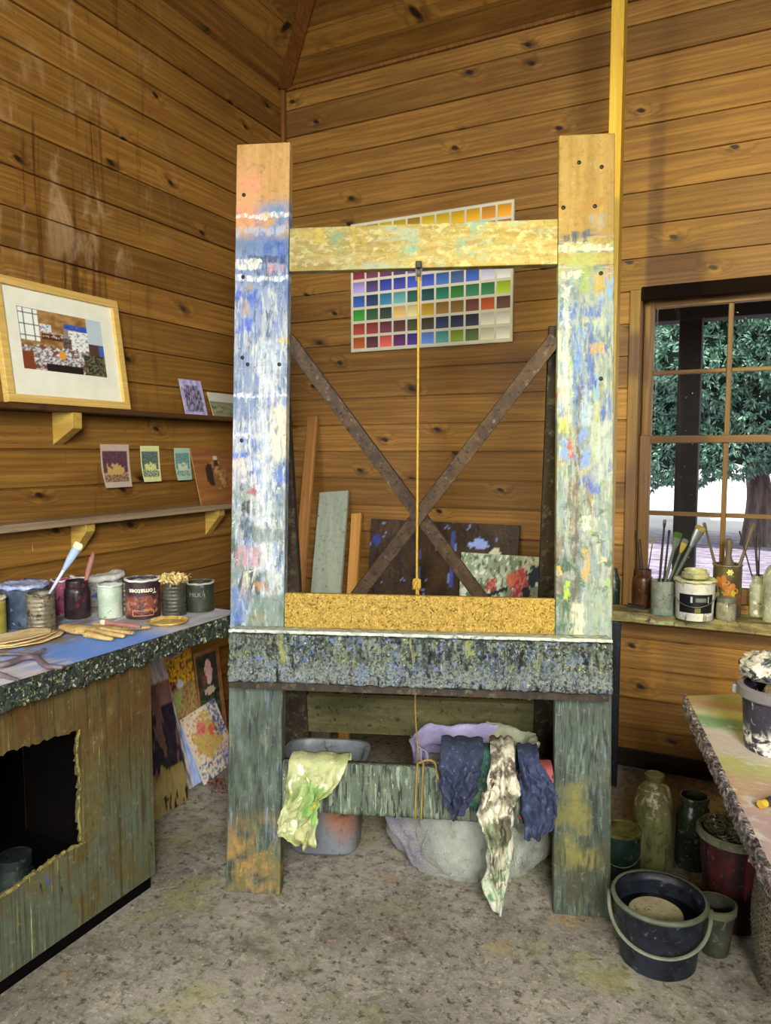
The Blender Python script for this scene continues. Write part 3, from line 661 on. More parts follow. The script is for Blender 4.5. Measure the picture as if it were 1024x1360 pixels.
for k in range(3): tube(bm, [V((x - .003 + .011 * math.cos(i * .55 + k * 2), yb + .008 * math.sin(i * .55 + k), zk + .016 * math.sin(i * .8 + k * 1.3))) for i in range(12)], .005, 8)
tube(bm, [V((x, yb, zk - .01)), V((x + .005, yb - .005, zk - .05))], .004, 8)
obj('rope', bm, m_rope, easel, smooth=True)
bm = bmesh.new(); xb2 = ef(556, 1019, .0)[0]
tube(bm, spline([V((x - .003, yb + .002, zb - .07)), el(x - .004, (sa + sb) / 2 - .1, .10), el(xb2 - .005, sB + .03, .06), el(xb2, sB + .008, .02)], 6), .0030, 6)
for dx in (-.004, .016): tube(bm, spline([el(xb2 + dx, sB - .02, .058), el(xb2 + dx, sB + .011, .03), el(xb2 + dx, sB + .007, -.006), el(xb2 + dx - .003, sB - .06, -.008), el(xb2 + dx - .005, sA + .0, -.008)], 5), .0042, 6)
tube(bm, spline([el(xb2 - .005, sB + .012, .01), el(xb2 + .03, sB + .03, -.005), el(xb2 + .055, sB + .018, .0), el(xb2 + .065, sB - .03, -.011)], 6), .004, 6)
obj('cord', bm, m_rope2, easel, smooth=True)

# ------------------------------------------------------------------ rags on the lower bar
def rag(name, label, left, right, folds, amp, seed, m, t0=-.012, over=.14, grp=None):
    """cloth hung over the lower bar: left / right outlines as photo positions from the bar top down"""
    LL = [V(ef(px, py, t0)).to_3d() for px, py in left]; RR = [V(ef(px, py, t0)).to_3d() for px, py in right]
    def along(P, v):
        f = v * (len(P) - 1); i = min(int(f), len(P) - 2); return P[i].lerp(P[i + 1], f - i)
    zt = max(LL[0].y, RR[0].y, sB + .006)
    def fn(u, v):
        w = (v - .22) / .78
        if w >= 0:
            a = along(LL, w).lerp(along(RR, w), u); x, s = a.x, a.y
            e = min(1, w * 5)
            ph = u * folds * 2 * PI + 2.2 * FN(u * 2, w * 1.3, seed)
            t = t0 - amp * (.5 + .5 * math.sin(ph)) * (.35 + .65 * e) - amp * 1.1 * abs(FN(u * 3.2, w * 4, seed + 3)) * e
            cr_ = FN(u * 5, w * 7, seed + 11) * e; t -= amp * .7 * abs(cr_); x += .012 * FN(u * 3, w * 4, seed + 7) * e + .010 * cr_; s += .012 * FN(u * 4, w * 5, seed + 15) * e; s += .010 * math.sin(ph * .5 + 1) * w
            t = min(t, t0)
        else:
            a = LL[0].lerp(RR[0], u); x = a.x; k = -w / .22 * .78; off = (-t0 - .010) * .45
            ph = u * folds * 2 * PI + 2.2 * FN(u * 2, 0, seed); puff = amp * .30 * (.5 + .5 * math.sin(ph)); tf = t0 - amp * (.5 + .5 * math.sin(ph)) * .35
            if k < .5: t = tf + (.060 + off - tf) * (k / .5); s = zt + off * min(1, k * 5) + (.006 + puff) * min(1, k * 5)
            else: t = .060 + off + puff * .5; s = zt + off + .006 + puff - (over + off) * (k - .5) / .5
        return el(x, s, t)
    bm = surf(fn, 40, 60); o = obj(name, bm, m, None, smooth=True, solid=.003)
    o.matrix_world = Matrix.Translation(E0) @ Matrix.Rotation(EA, 4, 'Z'); return tag(o, label, 'rag', grp)
m_r1 = layered('yellow-green stained cloth', ('#959b62', '#b0b486', 9), [('#7fa05a', 9, .58, .06), ('#d9b21e', 12, .66, .04), ('#5d7d6a', 16, .64, .05), ('#6b5d33', 14, .68, .04), ('#e4e6c6', 20, .62, .05)], rough=.85, bump=(50, .5, .006))
m_r2 = layered('navy cloth', ('#23293c', '#333a52', 14), [('#5a6480', 60, .66, .05)], rough=.9, bump=(45, .6, .006))
m_r3 = layered('stained off-white cloth', ('#b9b49a', '#d8d3bd', 10), [('#5e5645', 13, .53, .07), ('#4a3432', 20, .60, .05), ('#7c8a6a', 9, .56, .07), ('#c9b84a', 22, .74, .02)], rough=.85, bump=(50, .6, .006))
m_r4 = layered('dark green cloth', ('#1e3a32', '#2f5548', 12), [('#586d55', 20, .62, .05)], rough=.9, bump=(50, .6, .006))
m_r5 = plain('dusty red cloth', '#9a4a48', .9, bump=(50, .6, .006))
m_r6 = layered('striped pale cloth', ('#a9b49a', '#c5c9b4', 12), [('#c06a5a', (60, 60, 6), .64, .04), ('#5d7d5a', 14, .60, .05), ('#d9c23e', 20, .72, .03)], rough=.85, bump=(50, .6, .006))
m_r7 = layered('slate blue cloth', ('#252d44', '#37405c', 14), [('#4a5270', 30, .62, .05)], rough=.9, bump=(45, .6, .006))
rag('cloth_rag', 'yellow-green paint-stained rag over the left end of the easel lower rail', [(384, 1012), (381, 1050), (372, 1092), (371, 1108), (392, 1118)], [(462, 1014), (449, 1040), (428, 1062), (424, 1090), (424, 1122)], 2.3, .026, 1, m_r1, t0=-.014)
rag('cloth_rag', 'dark navy crumpled rag, leftmost of the bundle on the easel lower rail', [(585, 1000), (583, 1030), (586, 1052), (598, 1080)], [(642, 1000), (638, 1030), (626, 1060), (612, 1082)], 2.6, .022, 2, m_r2, t0=-.036)
rag('cloth_rag', 'dark green rag tucked between the navy and off-white rags', [(634, 1000), (628, 1018), (622, 1040), (620, 1072)], [(668, 1000), (660, 1022), (648, 1044), (632, 1068)], 1.7, .009, 3, m_r4, t0=-.014)
rag('cloth_rag', 'long stained off-white rag twisting down the front of the rail', [(652, 1016), (642, 1045), (636, 1075), (640, 1100), (650, 1130), (655, 1170)], [(684, 1016), (688, 1040), (686, 1065), (676, 1095), (672, 1130), (668, 1170)], 2.5, .032, 4, m_r3, t0=-.080)
rag('cloth_rag', 'thin striped rag with a red edge, hanging lowest almost to the floor', [(655, 1018), (652, 1060), (648, 1110), (645, 1150), (641, 1180), (656, 1212)], [(682, 1018), (683, 1060), (682, 1095), (678, 1130), (680, 1150), (668, 1208)], 1.6, .012, 5, m_r6, t0=-.048)
rag('cloth_rag', 'slate blue rag at the right end of the bundle beside the right post', [(688, 1006), (690, 1040), (692, 1080), (700, 1114)], [(716, 1012), (736, 1042), (740, 1064), (728, 1106)], 2.2, .022, 6, m_r7, t0=-.030)
rag('cloth_rag', 'small dusty red rag behind the slate blue one', [(700, 1020), (700, 1040), (694, 1075), (690, 1092)], [(734, 1022), (734, 1040), (728, 1060), (718, 1092)], 1.5, .006, 8, m_r5, t0=-.012)

# ------------------------------------------------------------------ sack and tub under the easel
t = NT('woven plastic sack'); n1 = t.noise(t.mapv(5, (1, 2, 3)), 4, .6); n2 = t.noise(t.mapv(26, (4, 2, 3)), 5, .7)
col = t.mix(t.step(n1, .35, .65), lin('#a3a99b'), lin('#d0d4c6')); col = t.mix(t.math('MULTIPLY', t.step(n2, .55, .72), .6), col, lin('#626a5d'))
col = t.mix(t.math('MULTIPLY', t.step(t.sep()[0], -.08, -.20), t.step(n1, .42, .58, .3, .9)), col, lin('#8d849c')); m_sack = t.out(col, .42, 0, .5, t.bump(t.math('ADD', n2, t.noise(t.mapv(320, (4, 2, 3)), 2, .5)), .9, .02))
m_lilac = plain('lilac lining cloth', '#8d86a8', .8, bump=(30, .5, .01))
m_olive = plain('grey-green sack cloth', '#8f9379', .8, bump=(30, .5, .01))
def elocal(px, py, back, z=0):
    """point on the floor under the easel, 'back' behind its front"""
    p = onz(px, py, z); return p
def sack(name, label, c, rx, ry, h, seed, m, mouth=None, rz=0):
    th = thing(name, label, 'sack', c, rz); bm = bmesh.new()
    def fn(u, v):
        a = u * 2 * PI; th_ = (v * .97) * PI / 2 * 1.0
        k = v
        r = .80 + .20 * math.sin(min(1, k / .32) * PI / 2) if k < .32 else 1 - .50 * ((k - .32) / .68) ** 1.5 if k < .96 else .2
        r = max(r, .05)
        if k < .04: r *= .96
        z = h * (k ** .9)
        x, y = math.cos(a) * rx * r, math.sin(a) * ry * r
        d = FN(math.cos(a) * 1.4 + 3, math.sin(a) * 1.4 + k * 2.0, seed) * .10 + abs(FN(math.cos(a) * 1.6 + k, math.sin(a) * 1.6 - k * 1.5, seed + 4)) * -.16 + .05 * (1 - 2.4 * abs(FN(math.cos(a) * 4.0 + k * 1.5, math.sin(a) * 4.0 - k * 4, seed + 12, 2))) + .022 * (1 - 2 * abs(FN(math.cos(a) * 9 + k * 3, math.sin(a) * 9 - k * 9, seed + 17, 2))) - .085 * (1 - abs(math.sin(a * 5 + 3.0 * FN(math.cos(a) * 1.2, math.sin(a) * 1.2 + k, seed + 9)))) ** 2 * (.3 + k) + .05 * math.sin(a * 7 + 6 * FN(k * 2, a * .3, seed))* k
        return V((x * (1 + d), y * (1 + d), max(.001, z * (1 + .25 * d))))
    bm = surf(lambda u, v: fn(u % 1.0, v), 170, 90); bmesh.ops.remove_doubles(bm, verts=bm.verts, dist=.0005)
    obj('body', bm, m, th, smooth=True)
    return th, fn
ctr = onz(624, 1194, 0) + EY * .245; ctr.z = 0
s1_, f1 = sack('plastic_sack', 'big bulging grey-white woven sack on the floor under the easel', ctr, .300, .20, .40, 2.0, m_sack, rz=EA)
def mouth(name, m, a0, a1, zb, zt, rr, seed, par):
    def fn(u, v):
        a = a0 + (a1 - a0) * u; r = rr * (1 + .12 * FN(u * 4, v * 2, seed)) * (1.0 - .30 * (v - .5) ** 2 * 2)
        return V((math.cos(a) * r * 1.1, math.sin(a) * r * .8, zb + (zt - zb) * math.sin(v * PI * .8) + .02 * FN(u * 5, v * 3, seed + 2)))
    return obj(name, surf(fn, 40, 14), m, par, smooth=True, solid=.004)
mo = mouth('mouth', m_lilac, PI * .35, PI * 1.20, .30, .455, .20, 3.0, s1_); mo['label'] = 'lilac cloth edge'
mo = mouth('flap', m_olive, -PI * .30, PI * .42, .33, .465, .215, 5.0, s1_); mo['label'] = 'pale folded flap'
m_tub = layered('grey plastic tub', ('#5a6066', '#6c7278', 6), [('#8a5638', 6, .48, .14, ('x', .02, .16, .05), ('z', .06, .30, .05), ('y', None, -.05, .02)), ('#3a3d40', 30, .62, .05)], rough=.45, spec=.45)
ct = onz(422, 1150, 0) + EY * .16; ct.z = 0
tub = thing('plastic_tub', 'grey plastic tub standing behind the left easel post', 'tub', ct, EA)
def sq(p, a):
    c, s = math.cos(a), math.sin(a); k = (abs(c) ** 4 + abs(s) ** 4) ** -.25; r = math.hypot(p.x, p.y); return V((c * k * r * 1.0, s * k * r * .8, p.z))
bm = lathe(bmesh.new(), [(0, .001), (.115, .001), (.13, .015), (.150, .34), (.166, .345), (.166, .362), (.150, .362), (.138, .345), (.120, .02), (0, .014)], 64, fn=sq)
obj('body', bm, m_tub, tub, smooth=35)
# ------------------------------------------------------------------ left wall: shelves, pictures
m_shelf = wood('dark brown shelf board', '#1f130a', '#4a2f18', '#5f3f22', axis='y', knots=.1)
m_shelf2 = wood('worn shelf board', '#4a3a2a', '#8a7458', '#a8977c', axis='y', knots=.1)
m_brk = wood('pale bracket timber', '#7a5a22', '#b3913c', '#c9ab55', axis='x', knots=0)
def bracket(par, y, zt, d, h0, h1, w=.045):
    bm = bmesh.new(); P = [(.002, zt), (d, zt), (d, zt - h0), (.002, zt - h1)]
    L = [bm.verts.new((x, y - w / 2, z)) for x, z in P]; Q = [bm.verts.new((x, y + w / 2, z)) for x, z in P]
    bm.faces.new(L); bm.faces.new(Q[::-1])
    for i in range(4): bm.faces.new([L[i], Q[i], Q[(i + 1) % 4], L[(i + 1) % 4]])
    return obj('bracket', bm, m_brk, par, bevel=.002)
ZU = 1.672; ZL = 1.243
sh = thing('wall_shelf', 'upper dark wall shelf carrying the framed photograph', 'shelf', (0, 0, 0))
obj('board', nbox((.002, -2.9, ZU - .020), (.125, -.12, ZU)), m_shelf, sh, bevel=.002)
bracket(sh, onx(103, 565, .115).y, ZU - .0205, .115, .062, .125)
bracket(sh, -.42, ZU - .0205, .115, .062, .125)
sh2 = thing('wall_shelf', 'lower worn wall shelf under the pinned prints', 'shelf', (0, 0, 0))
obj('board', nbox((.002, -2.9, ZL - .028), (.105, -.12, ZL)), m_shelf2, sh2, bevel=.002)
bracket(sh2, onx(122, 712, .095).y, ZL - .0285, .09, .03, .13)
bracket(sh2, onx(296, 700, .095).y, ZL - .0285, .09, .03, .13)
m_img = vcol('printed picture', .5); m_oil = vcol('thick oil paint', .45, (45, .9, .006)); m_card = vcol('matt card', .75)
# framed photograph
fy0, fy1 = onx(4, 530, .085).y, onx(167, 541, .085).y; fh = .452; lean = .062
FO = V((.100, fy0, ZU + .001)); FU = V((0, fy1 - fy0, 0)); FW = V((-lean, 0, fh)); FWn = FW.normalized(); FNn = FU.cross(FW).normalized()
fr_ = thing('framed_photograph', 'framed photograph of a painter at work, in a pale wood frame on the upper shelf', 'picture', FO)
m_frame = wood('pale ash frame', '#a8843c', '#c9a655', '#dcbf74', axis='y', knots=0)
fw = .030; Lu = FU.length
def fp(u, w, n=0): return FU.normalized() * u + FWn * w + FNn * n
for u0, u1, w0, w1 in ((0, Lu, 0, fw), (0, Lu, fh - fw, fh), (0, fw, fw, fh - fw), (Lu - fw, Lu, fw, fh - fw)):
    obj('frame_side', nbox((u0, w0, -.012), (u1, w1, .016), lambda p: fp(p.x, p.y, p.z)), m_frame, fr_, bevel=.002)
obj('mount', nbox((fw, fw, -.010), (Lu - fw, fh - fw, .002), lambda p: fp(p.x, p.y, p.z)), plain('cream mount card', '#e3e6d4', .8, var=.02), fr_)
def photo(u, v):
    n = FN(u * 9, v * 9, 2); n2 = FN(u * 30, v * 30, 5)
    c = mixc(hx('#7f5a34'), hx('#b08a54'), .5 + n)
    if .24 < u < .55 and .52 < v < .62: c = mixc(hx('#5a3218'), hx('#2a1a10'), .5 + n2)
    if .23 < u < .36 and .64 < v < .78: c = hx('#d6dde0') if n2 > -.2 else hx('#70808a')
    if .26 < u < .50 and .55 < v < .66 and n2 > .05: c = hx('#b9b2a8')
    if u < .22 and v > .48:
        c = hx('#e8efe8') if (u * 18) % 1 > .14 and (v * 11) % 1 > .14 else hx('#4a4f48')
    if .52 < u < .80 and .28 < v < .84:
        c = mixc(hx('#c9d0d4'), hx('#eef0ee'), .5 + 1.4 * n2)
        if v > .74: c = mixc(hx('#1d3f9a'), hx('#3a66c0'), .5 + n2)
        if n2 < -.35: c = hx('#6a7076')
    if u > .80 and v > .30: c = hx('#b9cbd6') if v > .55 else hx('#4a3a2c')
    if u > .93 and .25 < v < .55: c = hx('#3f5fb0')
    w_ = ((u - .535) / .055) ** 2
    if w_ + ((v - .47) / .24) ** 2 < 1: c = mixc(hx('#3a3230'), hx('#7a6a60'), .5 + n2) if v < .6 else hx('#8f8880')
    if ((u - .535) / .030) ** 2 + ((v - .72) / .045) ** 2 < 1: c = hx('#8f8178')
    if v < .40 + .06 * n and u < .82:
        c = mixc(hx('#5a534e'), hx('#d9dade'), .5 + 1.8 * n2)
        if n > .38: c = hx('#7a4640')
    if v < .30 and u < .12: c = hx('#7a3f20')
    if .12 > v and .25 < u < .70: c = hx('#1d1a18')
    if .42 < u < .50 and .22 < v < .36: c = hx('#d99a2a')
    if u > .72 and v < .36: c = mixc(hx('#1a1c18'), hx('#7d7a5c'), .3 + 1.6 * n2)
    return c
o = pic('print', fp(.090, .128, .0026), FU.normalized() * (Lu - .185), FWn * (fh - .128 - .098), photo, 84, 60, m_img, fr_, th=.0005)
# cards on the upper shelf
def card(name, label, cat, p0, p1, hgt, zb, xb, xt, fn, m=None, nu=20, nv=28, th=.004, edge=None):
    y0, y1 = onx(*p0, xb).y, onx(*p1, xb).y
    o = pic(name, (xb, y0, zb), (0, y1 - y0, 0), (xt - xb, 0, hgt), fn, nu, nv, m or m_img, None, th, edge); return tag(o, label, cat)
def arch(u, v):
    n = FN(u * 8, v * 8, 1); c = mixc(hx('#8f8cc9'), hx('#c3c2dc'), .5 + n)
    if abs(u - .5) < .38 - .3 * max(0, v - .62) and .08 < v < .85: c = mixc(hx('#3a3452'), hx('#9a95b5'), .5 + 1.8 * FN(u * 16, v * 7, 4))
    return c
h = onx(258, 505, .06).z - ZU
card('picture_card', 'small mauve picture card standing on the upper shelf', 'card', (247, 549), (276, 551), h, ZU + .001, .085, .045, arch)
h = onx(290, 522, .06).z - ZU
card('picture_card', 'grey-green landscape card standing on the upper shelf beside the left easel post', 'card', (284, 552), (318, 554), h, ZU + .001, .085, .045, lambda u, v: mixc(mixc(hx('#4a5238'), hx('#8d916a'), .5 + FN(u * 5, v * 9, 3)), hx('#b9c0b4'), 1 if v > .62 else .1))
# prints pinned to the wall
def landscape(c0, c1, c2, sd, paper):
    def fn(u, v):
        if u < .06 or u > .93 or v < .12 or v > .84: return mixc(hx(paper), (0, 0, 0), .12 * abs(FN(u * 4, v * 4, sd)))
        n = FN(u * 6, v * 8, sd); n2 = FN(u * 22, v * 26, sd + 3)
        c = mixc(hx(c0), hx(c1), .5 + n)
        if ((u - .5) / .34) ** 2 + ((v - .46) / .20) ** 2 < 1 + n: c = hx(c1)
        if v > .50 + .16 * n or (v > .34 and (u < .2 or u > .78)): c = mixc(hx(c2), hx(c0), .3 + n2)
        if v < .30: c = mixc(hx(c2), hx(c1), .35 + 1.5 * n2)
        return c
    return fn
def pinned(label, TL, TR, BL, BR, fn, curl):
    a, b, c = onx(*TL, .004), onx(*TR, .004), onx(*BL, .004)
    O = V((.004, a.y, c.z)); U = V((0, b.y - a.y, 0)); W = V((0, 0, a.z - c.z))
    o = pic('pinned_picture', O, U, W, fn, 30, 42, m_img, None, .0008, hx('#b9b29a'), warp=lambda u, v: max(0, .6 - v) ** 2 * curl * (1 + .6 * (.5 - u)) + .006 * math.sin(v * 3) * (1 - v))
    return tag(o, label, 'print')
pinned('largest pinned print, purple and orange with a curled lower edge', (133, 590), (171, 592), (138, 648), (172, 647), landscape('#7a4a44', '#b8965e', '#3a2f44', 3, '#b9a89a'), .06)
pinned('pinned print with a pale yellow border, middle one of the three', (186, 592), (211, 593), (191, 640), (214, 639), landscape('#7f9a62', '#c9d08a', '#2f4460', 8, '#d3d79a'), .045)
pinned('small pinned print in soft blue-green, nearest the easel', (231, 595), (252, 596), (234, 638), (255, 636), landscape('#8fae9a', '#bccdae', '#4f7a7c', 12, '#a3c4ac'), .045)
def sketch(u, v):
    c = mixc(hx('#7a4c26'), hx('#93622f'), .5 + FN(u * 1.2, v * 14, 2))
    x, y = (u - .40), (v - .52)
    if (x / .17) ** 2 + (y / .26) ** 2 < 1 and FN(u * 5, v * 6, 9) > -.1: c = mixc(hx('#b08a58'), hx('#5a3a20'), .4 + 1.4 * FN(u * 12, v * 12, 6))
    if ((x + .12) / .10) ** 2 + ((y - .0) / .2) ** 2 < 1 and x < -.08: c = hx('#2c2018')
    if (x / .05) ** 2 + ((y - .24) / .10) ** 2 < 1: c = hx('#3a2a1c') if y < .27 else hx('#c2b8a0')
    return c
h = onx(262, 595, .05).z - ZL
card('sketch_board', 'brown board with a charcoal figure sketch standing on the lower shelf', 'sketch', (268, 676), (338, 668), h, ZL + .001, .085, .02, sketch, m_card, 40, 44, .006, hx('#8a6a40'))

# ------------------------------------------------------------------ back wall
CH = '''yyyyyyyyyyo ybbyyoooyyy gryoorrrkkp pkbbvvnnblg lvnnbbBBBWW bntTddgGeEy gGkssyouuoh rrhhkkkkKWW ohRpvBTGkWW'''
rows = [['#c9b429', '#b9a31e', '#d3b81c', '#c2a81f', '#a8841e', '#d8bb1a', '#d8b51c', '#dcae18', '#dba515', '#c98a1a', '#e09c14'],
 ['#8fb02a', '#a8b83a', '#c9c04a', '#dcc84a', '#e0b83a', '#d99a2a', '#c9701f', '#b8501c', '#a83a1c', '#8f2f1f', '#d8742a'],
 ['#c93a2a', '#d8584a', '#b82f3a', '#a8283f', '#8f2448', '#7a2050', '#c95a7a', '#d98a9a', '#b86a9a', '#8a4a8a', '#6a3a80'],
 ['#7a1f3a', '#6a2f4a', '#5a2a55', '#4a2860', '#6a4a90', '#8a6ab0', '#a58ac8', '#5a4aa0', '#3a3a90', '#2a3a98', '#2a4ab0'],
 ['#a493d0', '#4a3a68', '#2f3fa0', '#34409a', '#3552b8', '#3b56b4', '#3d6ab0', '#44618c', '#3a5cae', '#c3c4d8', '#d6d8d2'],
 ['#2d5aa8', '#1c3560', '#2b7a9c', '#5ea2a0', '#1f5a50', '#12474a', '#177a5a', '#2f7a34', '#2f7a56', '#2f7a4a', '#a3c222'],
 ['#2f9a34', '#2d5a30', '#28403a', '#dcb868', '#d9cf88', '#b8941c', '#8f6a2e', '#7f6428', '#6a3a2a', '#b8521a', '#5a3a32'],
 ['#a83f30', '#8f3430', '#6a3040', '#5a302c', '#454a24', '#3f3a22', '#28385a', '#24304c', '#232a42', '#d3d3c2', '#dadad0'],
 ['#b0581c', '#5a2a34', '#d85a50', '#5a1f5c', '#3f2a86', '#5a86d6', '#4f9a94', '#7f9a2a', '#4f6a34', '#cfccae', '#dcdcd2']]
a, b = ony(467, 467, -.02), ony(677, 453, -.02); tz = ony(680, 269, -.02).z
NX, NY = 11, len(rows)
def swatch(i, j):
    iu, ju = i // 5, j // 5; fx, fy = i % 5, j % 5
    if fx == 0 or fy == 0 or i >= NX * 5 or j >= NY * 5: return hx('#cdcab2')
    c = hx(rows[NY - 1 - ju][iu]); lo = (fy - 1) / 4; hi = fy / 4
    f = lambda k: mixc(tuple(x * .62 for x in c), tuple(min(1, x * 1.25 + .03) for x in c), 1 - k)
    return [f(lo), f(lo), f(hi), f(hi)]
# margins: a thin white line round every swatch
def chart():
    U = (b - a); U.z = 0; Wd = V((0, 0, tz - (a.z + b.z) / 2)); O = V((a.x, -.02, (a.z + b.z) / 2)); cw = U.length / NX; chh = Wd.z / NY
    bm = bmesh.new(); lay = bm.loops.layers.float_color.new('Col'); wht = hx('#cdcab2')
    xs = []; zs = []
    for i in range(NX): xs += [i * cw, i * cw + cw * .14]
    xs += [NX * cw, NX * cw + cw * .12]
    for j in range(NY): zs += [j * chh, j * chh + chh * .20] + [j * chh + chh * (.20 + .8 * k / 3) for k in (1, 2)]
    zs += [NY * chh, NY * chh + chh * .16]
    g = [[bm.verts.new(O + V((x, 0, z))) for x in xs] for z in zs]
    for jj in range(len(zs) - 1):
        for ii in range(len(xs) - 1):
            f = bm.faces.new([g[jj][ii], g[jj][ii + 1], g[jj + 1][ii + 1], g[jj + 1][ii]]); c4 = [wht] * 4
            if ii % 2 == 1 and ii // 2 < NX and jj % 4 and jj // 4 < NY:
                c = hx(rows[NY - 1 - jj // 4][ii // 2]); k0, k1 = (jj % 4 - 1) / 3, (jj % 4) / 3
                ff = lambda k: mixc(tuple(min(1, x * 1.25 + .02) for x in c), tuple(x * .65 for x in c), k)
                c4 = [ff(k0), ff(k0), ff(k1), ff(k1)]
            for l, c in zip(f.loops, c4): l[lay] = (*c, 1)
    n0 = len(bm.faces); vs = box(bm, O + V((-.004, .0006, -.004)), O + V((xs[-1] + .004, .0185, zs[-1] + .004)))
    for f in list(bm.faces)[n0:]:
        for l in f.loops: l[lay] = (*hx('#b9b49a'), 1)
    return obj('hanging_chart', bm, m_img, smooth='keep')
tag(chart(), 'colour chart of small painted swatches hanging on the back wall behind the easel', 'chart')
# offcuts and pictures leaning against the back wall
def leaner(name, label, cat, top, bot, w, th, m, ytop=-.022):
    p1 = ony(*top, ytop); p0 = onz(*bot, 0)
    d = (p1 - p0).normalized(); s = V((1, 0, 0)); s = (s - d * s.dot(d)).normalized(); n = s.cross(d)
    bm = bmesh.new(); beam(bm, p0, p1, w, th, s); lo = min(v.co.z for v in bm.verts)
    for v in bm.verts: v.co -= p0; v.co.z -= lo + (0 - p0.z)
    rot = Matrix((s, -n, d)).transposed().to_4x4(); inv = rot.inverted()
    for v in bm.verts: v.co = inv @ v.co
    o = obj(name, bm, m, None, bevel=.002); o.matrix_world = Matrix.Translation(p0) @ rot; return tag(o, label, cat)
m_pk = wood('offcut pine', '#5f3d1a', '#9c6c36', '#b78348', axis='z', knots=.2); m_pk2 = wood('orange pine offcut', '#8a5a22', '#c08a42', '#cf9c55', axis='z', knots=.1)
m_gg = layered('grey-green painted board', ('#8b9684', '#9ca692', (30, 30, 3)), [('#6f7a66', 40, .66, .05), ('#1d1d18', 34, .77, .015)], rough=.7)
leaner('timber_offcut', 'tall narrow brown plank leaning on the back wall by the left easel post', 'plank', (416, 555), (380, 985), .062, .022, m_pk)
leaner('painted_board', 'grey-green painted board leaning on the back wall', 'board', (444, 656), (417, 986), .185, .02, m_gg)
leaner('timber_offcut', 'short orange pine plank leaning right of the grey-green board', 'plank', (474, 684), (456, 992), .058, .022, m_pk2)
def panel(name, label, cat, L, Rr, ytop, ybot, fn, m, nu, nv, th=.012, edge=None):
    a, b = ony(*L, ytop), ony(*Rr, ytop); z = (a.z + b.z) / 2
    o = pic(name, (a.x, ybot, .001 + th * .3), (b.x - a.x, 0, 0), (0, ytop - ybot, z), fn, nu, nv, m, None, th, edge); return tag(o, label, cat)
def brownp(u, v):
    n = FN(u * 9, v * 9, 4); c = mixc(hx('#2a1d12'), hx('#46331e'), .5 + n); n2 = FN(u * 26, v * 20, 7)
    if n2 > .66: c = hx('#6d7fb0')
    if abs(u - .58) < .012 and FN(0, v * 14, 3) > -.2: c = hx('#3d4c8a')
    if abs(u - .36) < .010 and v < .9 and FN(2, v * 14, 3) > -.1: c = hx('#4a5580')
    if ((u - .74) / .07) ** 2 + ((v - .90) / .022) ** 2 < 1 + 2 * n2: c = hx('#8fa3d8')
    if ((u - .84) / .05) ** 2 + ((v - .875) / .016) ** 2 < 1 + 2 * n2: c = hx('#cfd0b4')
    if ((u - .05) / .03) ** 2 + ((v - .9) / .03) ** 2 < 1: c = hx('#2f3f86')
    if v < .25 and n2 > .12: c = hx('#8a4a42') if n > 0 else hx('#c9c2b4')
    return c
panel('brown_panel', 'dark brown paint-marked panel leaning on the back wall', 'panel', (493, 690), (690, 699), -.03, -.16, brownp, m_oil, 80, 110, edge=hx('#3a2a1a'))
def flowers(u, v):
    n = FN(u * 7, v * 9, 1); n2 = FN(u * 20, v * 26, 5); c = mixc(hx('#7f8f72'), hx('#c9d3b4'), .5 + 1.2 * n)
    if n2 > .25: c = hx('#4f6a4c')
    if n2 < -.42: c = hx('#e3e6d6')
    for cx, cy, r, q in ((.74, .87, .11, '#b83a3a'), (.62, .88, .05, '#c9683a'), (.70, .76, .12, '#9a3038'), (.40, .84, .06, '#8f3a30'), (.92, .76, .05, '#d8302a'), (.52, .70, .10, '#a83f44'), (.25, .60, .10, '#c05a4a'), (.6, .45, .14, '#a83a40'), (.3, .3, .12, '#b0524a'), (.8, .25, .1, '#8f3038')):
        if ((u - cx) / r) ** 2 + ((v - cy) / (r * .62)) ** 2 < 1 + .9 * n2: c = mixc(hx(q), hx('#e0907a'), .2 + 1.3 * FN(u * 40, v * 50, 8))
    if ((u - .92) / .10) ** 2 + ((v - .90) / .05) ** 2 < 1 + 1.5 * n2: c = hx('#1f2d34')
    if ((u - .82) / .05) ** 2 + ((v - .82) / .035) ** 2 < 1 + n2: c = hx('#141d22')
    if abs(v - (.72 + .20 * u)) < .010 and u < .6: c = hx('#1c2420')
    if v < .78 and u < .25 and n > .05: c = hx('#3d4a86')
    return c
panel('flower_painting', 'thickly painted red flower picture leaning in front of the brown panel', 'painting', (613, 735), (722, 741), -.10, -.24, flowers, m_oil, 70, 110, edge=hx('#c9c6b4'))

